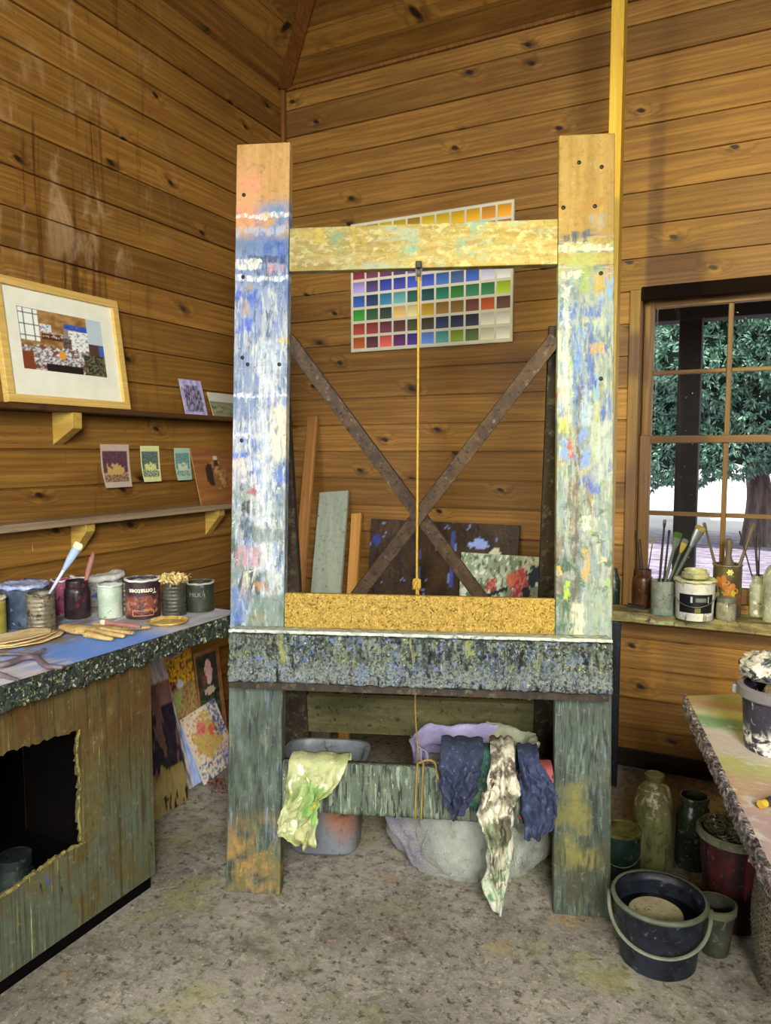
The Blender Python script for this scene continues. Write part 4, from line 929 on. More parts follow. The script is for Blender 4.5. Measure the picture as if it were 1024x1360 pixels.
# ------------------------------------------------------------------ pictures under the bench, leaning on the left wall
def under(name, label, cat, BL, BR, TL, fn, m=None, nu=40, nv=56, th=.010, edge=None, z0=.004, zb=0.0):
    a = onz(*BL, zb); b = onz(*BR, zb); t_ = ony(*TL, a.y)
    U = b - a; U.z = 0
    o = pic(name, V((a.x, a.y, zb + z0)), U, V((t_.x - a.x, 0, t_.z - zb)), fn, nu, nv, m or m_oil, None, th, edge); return tag(o, label, cat)
def yellowp(u, v):
    n = FN(u * 6, v * 7, 2); n2 = FN(u * 15, v * 17, 8); c = mixc(hx('#b8862a'), hx('#8a6a3a'), .5 + n)
    if n2 > -.05: c = hx('#dcb81c')
    if n2 > .30: c = hx('#c9742e')
    if n2 < -.30: c = hx('#5a3a2a')
    if v < .45: c = mixc(hx('#8a5a44'), hx('#a89a58'), .5 + 1.5 * n2)
    if ((u - .35) / .26) ** 2 + ((v - .26) / .12) ** 2 < 1 + n: c = mixc(hx('#7f9450'), hx('#9aa86a'), .5 + n2)
    if ((u - .55) / .10) ** 2 + ((v - .46) / .06) ** 2 < 1: c = hx('#c3c6d8')
    if ((u - .30) / .16) ** 2 + ((v - .46) / .07) ** 2 < 1 + n2: c = mixc(hx('#2a1a18'), hx('#b8604a'), .4 + n2)
    if ((u - .55) / .3) ** 2 + ((v - .96) / .09) ** 2 < 1 + n: c = hx('#7a6f9a')
    return c
def flo(u, v):
    n = FN(u * 5, v * 6, 4); n2 = FN(u * 16, v * 18, 6); c = mixc(hx('#d6c9b8'), hx('#e8dfc0'), .5 + n)
    if ((u - .5) / .34) ** 2 + ((v - .56) / .30) ** 2 < 1 + n: c = mixc(hx('#cfae6a'), hx('#b8a75a'), .5 + n2)
    if n2 > .32: c = hx('#c9873f')
    if ((u - .38) / .14) ** 2 + ((v - .72) / .10) ** 2 < 1 + n2: c = mixc(hx('#c94a4a'), hx('#e08a80'), .5 + n2)
    if ((u - .62) / .08) ** 2 + ((v - .62) / .08) ** 2 < 1 + n2: c = hx('#d06a44')
    if (u > .72 and v > .45 and n2 > -.1) or (v < .26 and n2 > .1): c = mixc(hx('#3f4f86'), hx('#8f9ac0'), .5 + n)
    if u > .6 and v < .35 and n2 < .1: c = hx('#c9b6c4')
    return c
def pinkf(u, v):
    n = FN(u * 5, v * 7, 3); c = mixc(hx('#232a24'), hx('#4a4a38'), .5 + n); n2 = FN(u * 14, v * 16, 2)
    if u < .08 or u > .86 or v > .93: return mixc(hx('#8a5a3a'), hx('#a87448'), .5 + n)
    if ((u - .5) / (.14 + .05 * n)) ** 2 + ((v - .62) / .22) ** 2 < 1: c = mixc(hx('#d8a8a8'), hx('#e3c4c0'), .5 + n2)
    if ((u - .32) / .1) ** 2 + ((v - .52) / .12) ** 2 < 1 + n2: c = hx('#7a4a34')
    if ((u - .5) / .2) ** 2 + ((v - .30) / .07) ** 2 < 1 + n2: c = hx('#c9b49a')
    if v < .2 and n > 0: c = hx('#3f5a34')
    return c
def darkp(u, v):
    n = FN(u * 3, v * 4, 5); n2 = FN(u * 9, v * 11, 1); c = mixc(hx('#5a4038'), hx('#7a5a52'), .5 + n)
    if v < .62 and n > -.15: c = mixc(hx('#17141c'), hx('#2d2630'), .5 + n2)
    if v > .75 and u > .4: c = mixc(hx('#8a7f86'), hx('#c2bcc0'), .5 + n2)
    if v < .24 + .08 * n: c = mixc(hx('#7a6c3a'), hx('#8f7f52'), .5 + n2)
    if v < .1 and n2 > .2: c = hx('#241c14')
    return c
under('flower_study', 'pale flower study on board leaning at the back under the bench end beside the easel', 'painting', (273, 1043), (316, 1007), (240, 957), flo)
under('blue_board', 'narrow pale blue board leaning beside the flower study', 'board', (257, 1046), (268, 1039), (231, 969), lambda u, v: mixc(hx('#7f97d0'), hx('#a9bce4'), .5 + FN(u * 3, v * 6, 3)), m_card, 12, 40, .014, hx('#c9c9c4'))
under('dark_painting', 'dark violet and brown painting leaning nearest the bench cabinet', 'painting', (205, 1092), (252, 1062), (165, 868), darkp, edge=hx('#2a2228'))
under('edge_on_canvas', 'canvas leaning behind the dark painting with only its pale right edge showing', 'painting', (228, 1064), (258, 1046), (180, 862), lambda u, v: mixc(hx('#b9b4b8'), hx('#4a3f4a'), .5 + 1.6 * FN(u * 9, v * 9, 7)), edge=hx('#8a8488'))
# two upper ones stand on the floor behind and are mostly hidden lower down
def under2(name, label, cat, TL, TR, xb, xt, fn, edge=None, th=.008):
    a, b = onx(*TL, xt), onx(*TR, xt); z = (a.z + b.z) / 2
    o = pic(name, (xb, a.y, .004), (0, b.y - a.y, 0), (xt - xb, 0, z), lambda u, v: fn(u, (v - .45) / .55), 44, 90, m_oil, None, th, edge); return tag(o, label, cat)
under2('palette_board', 'board daubed with thick yellow paint leaning on the left wall under the bench end', 'palette', (207, 868), (252, 854), .135, .05, yellowp, hx('#8a6f44'))
under2('framed_study', 'dark study of a pink shape in a brown frame, leaning behind the flower study', 'painting', (256, 872), (290, 856), .105, .045, pinkf, hx('#6a4a30'))
p = onz(288, 1040, 0)
m_deb = layered('dried petals', ('#4a2226', '#7a3f3f', 40), [('#b8826a', 60, .62, .04)], rough=.9)
for k, (px, py) in enumerate(((289, 1040), (292, 1050))):
    p = onz(px, py, 0); bm = bmesh.new(); r_ = random.Random(k)
    for _ in range(70):
        a, rr = r_.uniform(0, 2 * PI), r_.random() ** .6 * .05; c = V((p.x + rr * math.cos(a) * 1.2, p.y + rr * math.sin(a), .006 + .012 * r_.random()))
        e = [V((r_.gauss(0, 1), r_.gauss(0, 1), r_.gauss(0, .5))).normalized() * .009 for _ in range(3)]
        bm.faces.new([bm.verts.new(c + q) for q in e])
    o = obj('dried_petals', bm, m_deb, kind='stuff'); tag(o, ['heap of dried red petals on the floor below the flower study, further from the camera', 'heap of dried red petals on the floor, nearer the camera'][k], 'petals')
# ------------------------------------------------------------------ workbench on the left
BC = onz(207, 1177, 0); BX = BC.x; BY = BC.y; BT = .878; BF = BX + .030
BEND = onx(312, 816, BF).y + .05
bench = thing('workbench', 'long wooden workbench along the left wall with a thick paint-crusted edge', 'workbench', (0, 0, 0))
t = NT('bench top paint'); S = t.sep()
n1 = t.noise(t.mapv((9, 2.2, 1), (3, 3, 3)), 5, .6, .5); n2 = t.noise(t.mapv((26, 9, 1), (8, 1, 2)), 5, .65); n3 = t.noise(t.mapv((30, 60, 10), (2, 8, 2)), 4, .6)
col = t.mix(t.step(n1, .30, .70), lin('#a9b8d8'), lin('#cdcad6'))
m1 = t.math('MULTIPLY', t.step(S[1], -2.22, -2.10), t.step(S[1], -1.62, -1.80)); col = t.mix(t.math('MULTIPLY', m1, t.step(n1, .22, .42)), col, lin('#6c9aea'))
m2 = t.math('MULTIPLY', t.step(S[1], -2.02, -2.16), t.step(n2, .40, .60)); col = t.mix(m2, col, lin('#d6d0d6'))
col = t.mix(t.math('MULTIPLY', t.step(S[1], -2.0, -2.15), t.step(n1, .55, .68)), col, lin('#b58f9c'))
m3 = t.math('MULTIPLY', t.step(S[0], .50, .42), t.step(n2, .42, .56)); col = t.mix(m3, col, lin('#8a7d68'))
col = t.mix(t.math('MULTIPLY', t.step(S[1], -1.72, -1.58), t.step(n2, .40, .6)), col, lin('#a9a696'))
col = t.mix(t.step(n3, .68, .72), col, lin('#c9b04a')); col = t.mix(t.step(n3, .30, .26), col, lin('#3a3838'))
m_bt = t.out(col, .5, 0, .35, t.bump(n3, .4, .003))
m_crust = layered('crusted paint of the bench edge', ('#1a2420', '#39453c', 40), [('#8a9a4f', 60, .61, .03), ('#b9c0a8', 75, .60, .04), ('#4f6a9a', 50, .66, .03), ('#a8433a', 60, .75, .015), ('#10120f', 45, .58, .05), ('#d0c06a', 90, .70, .02)], rough=.5, bump=(130, 1.0, .01))
bm = sbox((.004, -3.3, BT - .052), (BF, BEND, BT), (14, 160, 3), lambda p, u: p + V((0, 0, -.0012 + .0011 * N(p, 12) if u[2] > .5 else 0)))
top = obj('bench_top', bm, m_bt, bench, smooth=30); top['label'] = 'worktop smeared with blue and mauve paint'
def crustfn(p, u):
    k = 1.0 if u[0] > .3 else 0
    return p + V((k * (.006 * N(p, 38) + .005 * N(p, 95) + .004), 0, k * (.005 * N(p, 60, 3) - (.012 + .010 * N((0, p.y, 0), 22, 2) if u[2] < .2 else 0))))
bm = sbox((BF + .0005, -3.3, BT - .056), (BF + .012, BEND + .004, BT + .001), (3, 560, 14), crustfn)
o = obj('paint_crust', bm, m_crust, bench, smooth=True); o['label'] = 'thick dark crust of old paint along the front edge'
# front panel with a ragged hole broken through it
m_pan = layered('bench panel paint', ('#4f4428', '#625630', (8, 8, 2.2)), [('#5a3e20', (10, 5, 5), .50, .14, ('z', .50, None, .15)), ('#566050', (12, 6, 4), .46, .14, ('z', None, .42, .2)), ('#40381f', (90, 90, 3), .58, .10), ('#7d7848', (90, 90, 6), .66, .05), ('#b9b98a', (90, 70, 3), .70, .02), ('#a3a878', (30, 26, 2), .735, .012), ('#a8a880', (200, 160, 60), .72, .02), ('#1d1c16', (60, 60, 12), .68, .03), ('#3a5aa8', (16, 16, 7), .75, .015), ('#8a4a38', (26, 26, 10), .74, .02)], rough=.55, bump=((90, 90, 9), .55, .004))
def bp(px, py): q = onx(px, py, BX); return V((q.y, q.z))
hole = [bp(-30, 1016), bp(0, 1003), bp(52, 986), bp(105, 969), bp(103, 1005), bp(107, 1040), bp(105, 1080), bp(110, 1121), bp(75, 1140), bp(40, 1165), bp(0, 1194), bp(-30, 1216)]
rr = random.Random(4); rag_ = []
for i, p in enumerate(hole):
    q = hole[(i + 1) % len(hole)]; n_ = max(2, int((q - p).length / .012))
    for k in range(n_):
        w = p.lerp(q, k / n_); rag_.append(w + V((rr.uniform(-1, 1), rr.uniform(-1, 1))) * (.0055 if i not in (10, 11) else .002))
Z0 = .046; ZP = BT - .060
outer = [V((-3.25, Z0)), V((BY, Z0)), V((BY, ZP)), V((-3.25, ZP))]
pts = [V((p.x, p.y, 0)) for p in outer + rag_]
tris = tessellate_polygon([[V((p.x, p.y, 0)) for p in outer], [V((p.x, p.y, 0)) for p in rag_]])
bm = bmesh.new(); F = [bm.verts.new((BX, p.x, p.y)) for p in pts]; K = [bm.verts.new((BX - .016, p.x, p.y)) for p in pts]
for a, b, c in tris: bm.faces.new((F[a], F[b], F[c])); bm.faces.new((K[c], K[b], K[a]))
no = len(outer); nh = len(rag_)
for i in range(no): j = (i + 1) % no; bm.faces.new((F[i], F[j], K[j], K[i]))
for i in range(nh): j = no + (i + 1) % nh; bm.faces.new((F[no + i], F[j], K[j], K[no + i]))
o = obj('front_panel', bm, m_pan, bench); o['label'] = 'front panel with a ragged broken hole'
# torn fibres along the lower edge of the hole
m_torn = layered('torn board edge', ('#6a6434', '#8a8444', 60), [('#5a4a2c', 70, .55, .05), ('#cfc9a0', 110, .66, .03)], rough=.85, bump=(160, .8, .004))
bm = bmesh.new(); L_ = [bp(-20, 1209), bp(0, 1194), bp(40, 1165), bp(75, 1140), bp(110, 1121), bp(112, 1118)]; P = spline([V((BX - .004, p.x, p.y)) for p in L_], 16)
tube(bm, [p + V((.004 * N(p, 60), 0, .006 * N(p, 50, 4))) for p in P], [.0065 + .005 * N(p, 70, 9) for p in P], 8)
obj('torn_edge', bm, m_torn, bench, smooth=True)
bm = bmesh.new(); L_ = [bp(105, 969), bp(103, 1005), bp(107, 1040), bp(105, 1080), bp(110, 1121)]; P = spline([V((BX - .002, p.x, p.y)) for p in L_], 14)
tube(bm, [p + V((.004 * N(p, 60), .005 * N(p, 55, 2), 0)) for p in P], [.004 + .004 * N(p, 80, 9) for p in P], 7); obj('torn_edge', bm, m_torn, bench, smooth=True)
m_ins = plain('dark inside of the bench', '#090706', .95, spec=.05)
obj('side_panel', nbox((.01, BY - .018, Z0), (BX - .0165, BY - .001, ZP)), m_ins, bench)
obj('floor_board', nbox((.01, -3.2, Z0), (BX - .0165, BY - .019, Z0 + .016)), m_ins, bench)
obj('plinth_gap_shade', nbox((.05, -3.2, 0), (BX - .012, BY - .012, Z0 - .0005)), m_ins, bench)  # black face set forward, painting the shade of the gap under the panel
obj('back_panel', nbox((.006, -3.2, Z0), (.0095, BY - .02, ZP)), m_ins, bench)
# dim things inside the hole
m_dimj = layered('dusty dark jar', ('#0d1412', '#182420', 20), [('#2c3a34', 40, .66, .03)], rough=.6)
p = V((BX - .20, -2.16, Z0 + .017)); jt = thing('storage_jar', 'dark jar just visible inside the broken hole of the bench', 'jar', p)
bm = lathe(bmesh.new(), [(0, 0), (.055, 0), (.06, .01), (.06, .13), (.045, .16), (.045, .185), (0, .185)], 28); obj('body', bm, m_dimj, jt, smooth=35)
bm = lathe(bmesh.new(), [(.0455, .165), (.05, .165), (.05, .195), (0, .195)], 28); obj('lid', bm, m_dimj, jt, smooth=35)
def lump(name, c, rx, ry, h, seed, m, label, cat):
    bm = surf(lambda u, v: V((c[0] + rx * math.cos((u % 1) * 2 * PI) * math.cos(v * PI / 2) * (1 + .35 * FN(math.cos((u % 1) * 2 * PI) * 2, math.sin((u % 1) * 2 * PI) * 2 + v * 2, seed)), c[1] + ry * math.sin((u % 1) * 2 * PI) * math.cos(v * PI / 2) * (1 + .35 * FN(math.sin((u % 1) * 2 * PI) * 2, v * 2, seed + 4)), c[2] + h * math.sin(v * PI / 2) * (1 + .3 * FN(u * 3 % 3, v * 3, seed + 7) * (1 - v)))), 40, 16)
    bmesh.ops.remove_doubles(bm, verts=bm.verts, dist=.0005); return tag(obj(name, bm, m, None, smooth=True), label, cat)
lump('crumpled_rag', (BX - .17, -1.98, Z0 + .0165), .10, .08, .09, 5, m_r4, 'dark rag crumpled in the bottom of the bench hole', 'rag')

# ------------------------------------------------------------------ tins and jars
def dirty(name, base, ls, rough=.5, metal=0): return layered(name, base, ls, rough=rough, metal=metal, bump=(60, .5, .003))
m_tin = dirty('dirty tin', ('#6a6656', '#8d8670', (20, 20, 9)), [('#3f3a2c', 40, .60, .05), ('#b9a88a', 30, .68, .03)], .45, .35)
m_in = plain('dark dried paint', '#17171a', .7)
m_white = dirty('white crusted paint', ('#b9b9b4', '#dcdcd8', 20), [('#3a3a44', 44, .66, .03), ('#a38a92', 26, .64, .04), ('#8a98b0', 30, .66, .03)], .6)
m_bluecr = dirty('blue crusted paint', ('#7f92c4', '#b3bdd6', 26), [('#2a3350', 50, .60, .04), ('#dfe2e6', 60, .64, .03)], .6)
CANS = 'paint tins and jars crowded on the left bench'
def can(name, label, cat, px, z, m, group=None, ribs=0, rimm=None, content=None, level=.9, taper=1.0, lip=.004, wall=.0025, seg=48, hmul=1.0, prof=None, rmul=1.0):
    c, r, h, rz = fit(*px, z); r *= rmul; h *= hmul
    th = thing(name, label, cat, c, rz, group)
    out = []
    if prof: out = [(q * r, k * h) for q, k in prof]
    else:
        n = max(2, ribs * 4) if ribs else 2
        for i in range(n + 1):
            k = i / n; rr_ = r * (1 - (1 - taper) * (1 - k))
            if ribs and .10 < k < .92: rr_ -= .0022 * (.5 + .5 * math.cos(k * ribs * 2 * PI))
            out.append((rr_, .001 + k * (h - .001)))
    top_r = out[-1][0]
    body = [(0, .001), (out[0][0] - .002, .001)] + out + [(top_r - wall, h)] + [(max(.004, q - wall), max(k, .006)) for q, k in out[::-1][1:]] + [(0, .006)]
    obj('body', lathe(bmesh.new(), body, seg), m, th, smooth=40)
    if rimm: obj('rim', lathe(bmesh.new(), [(top_r - wall - .001, h - .002), (top_r + lip * .6, h - .004), (top_r + lip, h), (top_r + lip * .5, h + .004), (top_r - wall - .002, h + .003)], seg, fn=lambda p, a: p + V((0, 0, .002 * math.sin(a * 5) * math.sin(a * 3)))), rimm, th, smooth=True)
    if content:
        def bumpy(p, a): return V((p.x, p.y, p.z + .006 * N(p, 55, r * 90)))
        ir = out[-1][0] - wall - .001 if not prof else max(.006, min(q for q, k in out if k > level * h * .5) - wall - .001)
        obj('contents', lathe(bmesh.new(), [(ir, h * level), (ir * .75, h * level), (ir * .5, h * level), (ir * .25, h * level), (0, h * level)], seg, fn=bumpy), content, th, smooth=True)
    return th, c, r, h, rz
def crust_lid(th, r, h, m, t=.012, over=.006, name='lid', seed=1.0):
    def fn(p, a): return V((p.x * (1 + .03 * N(p, 40, seed)), p.y * (1 + .03 * N(p, 40, seed + 4)), p.z + (.006 * N(p, 45, seed + 2) if p.z > .004 + h else .003 * math.sin(a * 9))))
    return obj(name, lathe(bmesh.new(), [(0, h + .0015), (r + over, h + .0015), (r + over + .003, h + t * .5), (r + over * .6, h + t), (r * .9, h + t * .7), (r * .8, h + t * .45), (r * .5, h + t * .5), (r * .25, h + t * .55), (0, h + t * .5)], 56, fn=fn), m, th, smooth=True)
can('paint_tin', 'ochre-yellow paint tin at the left edge of the photo on the bench', 'tin', (-26, 8, 797, 846), BT, dirty('ochre tin', ('#8f8a3a', '#a9a04a', 20), [('#d08a2a', 20, .62, .04), ('#d9d9c0', 26, .64, .03)]), CANS, rimm=m_white, content=m_in)
th, c, r, h, rz = can('paint_pail', 'wide blue-grey pail with a blue crusted lid behind the ribbed tin', 'pail', (5, 64, 784, 835), BT, dirty('blue-grey pail', ('#2f3c50', '#4a5a70', 18), [('#7f8ca0', 40, .66, .03), ('#1d2430', 30, .60, .05)]), CANS); crust_lid(th, r, h, m_bluecr, .016, seed=3)
th_rib, c_rib, r_rib, h_rib, _ = can('ribbed_tin', 'ribbed bare tin holding a long flat paintbrush', 'tin', (38, 74, 791, 842), BT, m_tin, CANS, ribs=9, rimm=m_tin)
can('paint_tin', 'magenta-stained tin between the ribbed tin and the dark jar', 'tin', (70, 96, 772, 817), BT, dirty('magenta tin', ('#7a3050', '#94486a', 18), [('#c9b9c4', 30, .62, .04), ('#3a1f2c', 26, .60, .05)]), CANS, rimm=m_white, content=m_in)
JAR = [(.94, 0), (1, .03), (1, .70), (.95, .78), (.86, .82), (.88, .84), (.86, .87), (.88, .90), (.86, .93), (.88, .96), (.86, 1)]
th_j, c_j, r_j, h_j, _ = can('glass_jar', 'dark maroon-smeared jar with a screw neck and a pink-handled brush in it', 'jar', (87, 120, 773, 823), BT, dirty('maroon jar', ('#231a1e', '#3a2a2e', 16), [('#6a2a30', 22, .62, .05), ('#7a7078', 50, .68, .03)], .3), CANS, prof=JAR)
th, c, r, h, rz = can('paint_pail', 'large pail heaped with white paint crust at the back of the bench', 'pail', (92, 164, 774, 806), BT, dirty('pail blue and grey', ('#6f7478', '#94988f', 12), [('#2d3f80', 16, .58, .05), ('#3a3038', 30, .64, .04)]), CANS); crust_lid(th, r, h, m_white, .026, .006, seed=6)
can('paint_tin', 'pale mint-white tin with drips beside the tomato tin', 'tin', (131, 163, 779, 822), BT, dirty('mint white tin', ('#a8b8a4', '#c3d0bd', 14), [('#6a7a44', (20, 20, 20), .60, .05, ('z', None, .05, .02)), ('#6d7a70', (50, 50, 4), .68, .03), ('#c08a3a', 40, .72, .02, ('z', None, .03, .01))]), CANS, rimm=m_white, content=m_in)
can('ribbed_tin', 'small shadowed ribbed tin wedged behind the mint-white tin and tomato tin', 'tin', (156, 176, 777, 813), BT, m_tin, CANS, ribs=6, content=m_in)
th, c, r, h, rz = can('food_tin', 'upside-down tomato tin with a dark label and white crusted rim', 'tin', (168, 213, 772, 823), BT, dirty('tomato tin label', ('#2a1f26', '#3a2a30', 16), [('#7f4434', 30, .46, .08, ('z', .012, .085, .012)), ('#a8765c', 44, .58, .06, ('z', .015, .08, .012)), ('#3a4470', 26, .62, .04, ('z', .10, None, .01)), ('#7a3038', 18, .62, .05)], .4), CANS, rimm=m_white, content=m_white, level=.93)
m_lt1 = plain('cream lettering', '#d8d3b4', .6); m_lt2 = plain('orange lettering', '#c98a4a', .6)
wrap_text('lettering', 'Tomatoes', .026, r, h * .74, m_lt1, th, flip=True, bold=.0006)
bm = bmesh.new()
for i in range(24):
    a0_, a1_ = -.62 + i * 1.24 / 24, -.62 + (i + 1) * 1.24 / 24
    for zz in (h * .10, h * .23): 
        q = [(a0_, zz - .001), (a1_, zz - .001), (a1_, zz + .001), (a0_, zz + .001)]; bm.faces.new([bm.verts.new(((r + .0006) * math.sin(a), -(r + .0006) * math.cos(a), z)) for a, z in q])
for aa in (-.62, .62):
    q = [(aa - .02, h * .10), (aa + .02, h * .10), (aa + .02, h * .23), (aa - .02, h * .23)]; bm.faces.new([bm.verts.new(((r + .0006) * math.sin(a), -(r + .0006) * math.cos(a), z)) for a, z in q])
obj('label_border', bm, m_lt2, th)
th_s, c_s, r_s, h_s, _ = can('ribbed_tin', 'ribbed tin stuffed with pale curled wood shavings', 'tin', (216, 248, 775, 819), BT, dirty('dark ribbed tin', ('#3a3a30', '#55544a', 16), [('#7a7a70', 40, .66, .03)], .4, .3), CANS, ribs=9, content=m_in, level=.9)
rr = random.Random(8); bm = bmesh.new()
for k in range(230):
    a = rr.uniform(0, 2 * PI); q = rr.random() ** .5; base = V((math.cos(a) * q * r_s * .8, math.sin(a) * q * r_s * .8, h_s * .91)); d = V((math.cos(a) * q * .9 - .15, math.sin(a) * q * .9, 1.0)).normalized()
    p0 = base + d * rr.uniform(.0, .042); cr = rr.uniform(.005, .010); ax = V((rr.gauss(0, 1), rr.gauss(0, 1), rr.gauss(0, .6))).normalized(); e1 = ax.orthogonal().normalized(); e2 = ax.cross(e1); w_ = rr.uniform(.002, .0045); vv = []
    for i in range(7):
        an = i * .75 + rr.uniform(-.2, .2); c0 = p0 + (e1 * math.cos(an) + e2 * math.sin(an)) * cr + ax * i * .0012
        vv.append((bm.verts.new(c0 - ax * w_), bm.verts.new(c0 + ax * w_)))
    for A_, B_ in zip(vv, vv[1:]): bm.faces.new((A_[0], A_[1], B_[1], B_[0]))
sv = obj('wood_shavings', bm, layered('pale shavings', ('#c9ad62', '#e0cf96', 60), [('#8a6a34', 90, .62, .05)], rough=.8), None, smooth='keep', kind='stuff'); sv.location = c_s; tag(sv, 'pale curled wood shavings piled out of the ribbed tin', 'shavings')
m_dkt = dirty('dark green-grey tin', ('#23261e', '#34382c', 14), [('#8fb09a', (46, 46, 6), .67, .02, ('z', .06, None, .02)), ('#9a8a3a', (60, 60, 12), .70, .02), ('#5a6a8a', 30, .66, .03, ('z', .06, None, .02))], .45)
th, c, r, h, rz = can('paint_tin', 'dark green-grey tin with pale drips, last in the row beside the easel', 'tin', (247, 285, 776, 814), BT, m_dkt, CANS, rimm=dirty('pale rim', ('#8a8a70', '#a9b09a', 30), []), content=m_in, level=.85)
wrap_text('lettering', 'MILK', .022, r, h * .62, plain('faded lettering', '#6f7a72', .6), th, a0=-.35)

def brush(name, label, p0, p1, rh, wb, lb, mh, mf, mb, flat=.35, lf=.05, group=None, cat='brush', tipround=1.0, facing=None):
    """paintbrush from handle end p0 to bristle tip p1"""
    p0, p1 = V(p0), V(p1); d = (p1 - p0); L = d.length; d.normalize(); th = thing(name, label, cat, p0, 0, group)
    side = d.cross(CF); side = side.normalized(); nn = side.cross(d).normalized()
    def ring(bm, data):
        rings = []
        for s, w, f in data: rings.append([bm.verts.new(d * s + side * (w * math.cos(2 * PI * k / 14)) + nn * (w * f * math.sin(2 * PI * k / 14))) for k in range(14)])
        for A_, B_ in zip(rings, rings[1:]):
            for k in range(14): bm.faces.new([A_[k], A_[(k + 1) % 14], B_[(k + 1) % 14], B_[k]])
        bm.faces.new(rings[0][::-1]); bm.faces.new(rings[-1]); return bm
    lh = L - lb - lf
    obj('handle', ring(bmesh.new(), [(0, rh * .55, 1), (lh * .08, rh * .8, 1), (lh * .6, rh, 1), (lh, max(rh * .8, wb * .35), max(.5, flat))]), mh, th, smooth=40)
    if lf > 0: obj('ferrule', ring(bmesh.new(), [(lh - .004, max(rh * .85, wb * .4), max(.5, flat)), (lh + lf * .5, wb * .8, flat), (lh + lf, wb * .95, flat)]), mf, th, smooth=40)
    if lb > 0: obj('bristles', ring(bmesh.new(), [(lh + lf, wb * .92, flat), (lh + lf + lb * .35, wb * 1.02, flat * 1.1), (lh + lf + lb * .8, wb * .95 * tipround, flat), (L, wb * .6 * tipround, flat * .8)]), mb, th, smooth=50)
    return th
m_hb = plain('pale blue-white brush handle', '#a9b4c9', .5); m_fe = plain('blue-grey ferrule', '#8ea3bf', .4, .2); m_br = plain('pale bristles', '#cfcaa0', .85, bump=((200, 200, 30), .6, .003))
m_hp = plain('dusty pink handle', '#9a6a5f', .6); m_dark = plain('dark handle', '#1d1a1a', .5); m_gh = plain('grey-green paint-caked handle', '#57604f', .6, bump=(90, .5, .003)); m_grn = plain('green bristles', '#3f5a1c', .85, bump=((200, 200, 30), .6, .003)); m_gf = plain('tarnished ferrule', '#6f7772', .4, .4)
m_yel = plain('yellowed bristles', '#9a8a3a', .85, bump=((200, 200, 30), .6, .003)); m_wb = plain('grey-brown wooden handle', '#5a4f42', .6)
tip = onpl(106, 721, c_rib, CF); brush('paint_brush', 'long pale flat brush leaning out of the ribbed tin', c_rib + V((-.03, -.005, .012)) * 1 - CR * .018, tip, .005, .017, .022, m_hb, m_fe, m_br, .4, .085)
tip = onpl(124, 734, c_j, CF)
th = thing('wooden_tool', 'pink-handled tool standing in the maroon jar', 'tool', c_j + V((0, 0, .02)))
d = tip - (c_j + V((0, 0, .02))); P = [d * k for k in (0, .45, .60, .72, .9, 1)]
bm = bmesh.new(); tube(bm, P[1:], [.006, .008, .011, .010, .004], 12); obj('handle', bm, m_hp, th, smooth=True); bm = bmesh.new(); tube(bm, P[:3], [.003, .003, .004], 8); obj('blade', bm, m_gf, th, smooth=True)
# things lying on the bench front
m_tan = layered('tan leather', ('#b3945a', '#c9ae74', 30), [('#6a5434', 46, .63, .05), ('#d9c27a', 40, .66, .04)], rough=.8, bump=(90, .5, .003))
def sheets():
    c = onz(33, 852, BT); r0 = onz(80, 842, BT)
    for k in range(3):
        cx, cy = c.x - .004 * k, c.y - .01 * k; a, b = .080 - .005 * k, .135 - .008 * k; z0 = BT + .004 + .0075 * k
        def fn(u, v, k=k):
            an = (u % 1.0) * 2 * PI; e = 1 + .06 * FN(math.cos(an) * 2, math.sin(an) * 2, k * 3.0 + 1); q = v * e
            return V((cx + math.cos(an) * a * q, cy + math.sin(an) * b * q, z0 + .006 * v * v * (.35 + .65 * abs(math.sin(an * 1.5 + k))) + .002 * FN(math.cos(an) * 3 * v, math.sin(an) * 3 * v, k)))
        bm = surf(fn, 48, 8); bmesh.ops.remove_doubles(bm, verts=bm.verts, dist=.00005)
        o = obj('paper_disc', bm, layered('tan paper %d' % k, ('#cfb27c', '#e3d0a4', 9), [('#a87a3a', 14, .66, .05)], rough=.8), None, smooth=True, solid=.003)
        tag(o, ['bottom one of the three tan paper discs stacked on the bench front', 'middle one of the three tan paper discs stacked on the bench front', 'top one of the three tan paper discs stacked on the bench front'][k], 'paper', 'stack of tan paper discs')
sheets()
def capsule_mesh(name, parts, m, label, cat, voxel=.004):
    bm = bmesh.new()
    for pts, rad, flat in parts: tube(bm, spline(pts, 5), [rad[min(len(rad) - 1, int(i / 5))] + (rad[min(len(rad) - 1, int(i / 5) + 1)] - rad[min(len(rad) - 1, int(i / 5))]) * (i % 5) / 5 for i in range((len(pts) - 1) * 5 + 1)], 12, flat=flat)
    o = obj(name, bm, m, None, smooth=True); r_ = o.modifiers.new('r', 'REMESH'); r_.mode = 'VOXEL'; r_.voxel_size = voxel; r_.use_smooth_shade = True
    s_ = o.modifiers.new('s', 'SMOOTH'); s_.iterations = 4; return tag(o, label, cat)
def bt(px, py, dz): q = onz(px, py, BT + dz); return q
capsule_mesh('leather_glove', [([bt(84, 832, .014), bt(105, 836, .016), bt(128, 838, .016)], [.022, .036, .030], .45), ([bt(115, 842, .012), bt(135, 846, .012), bt(150, 849, .009)], [.018, .014, .008], .7), ([bt(120, 838, .014), bt(145, 842, .014), bt(166, 845, .010)], [.017, .014, .009], .7), ([bt(122, 833, .015), bt(150, 838, .014), bt(178, 841, .010)], [.016, .013, .009], .7), ([bt(125, 830, .015), bt(160, 834, .014), bt(200, 833, .010)], [.014, .012, .008], .7)], m_tan, 'stiff tan leather glove lying flat on the bench front', 'glove', .0035)
p0 = bt(187, 832.5, .033); p1 = bt(133, 826, .042)
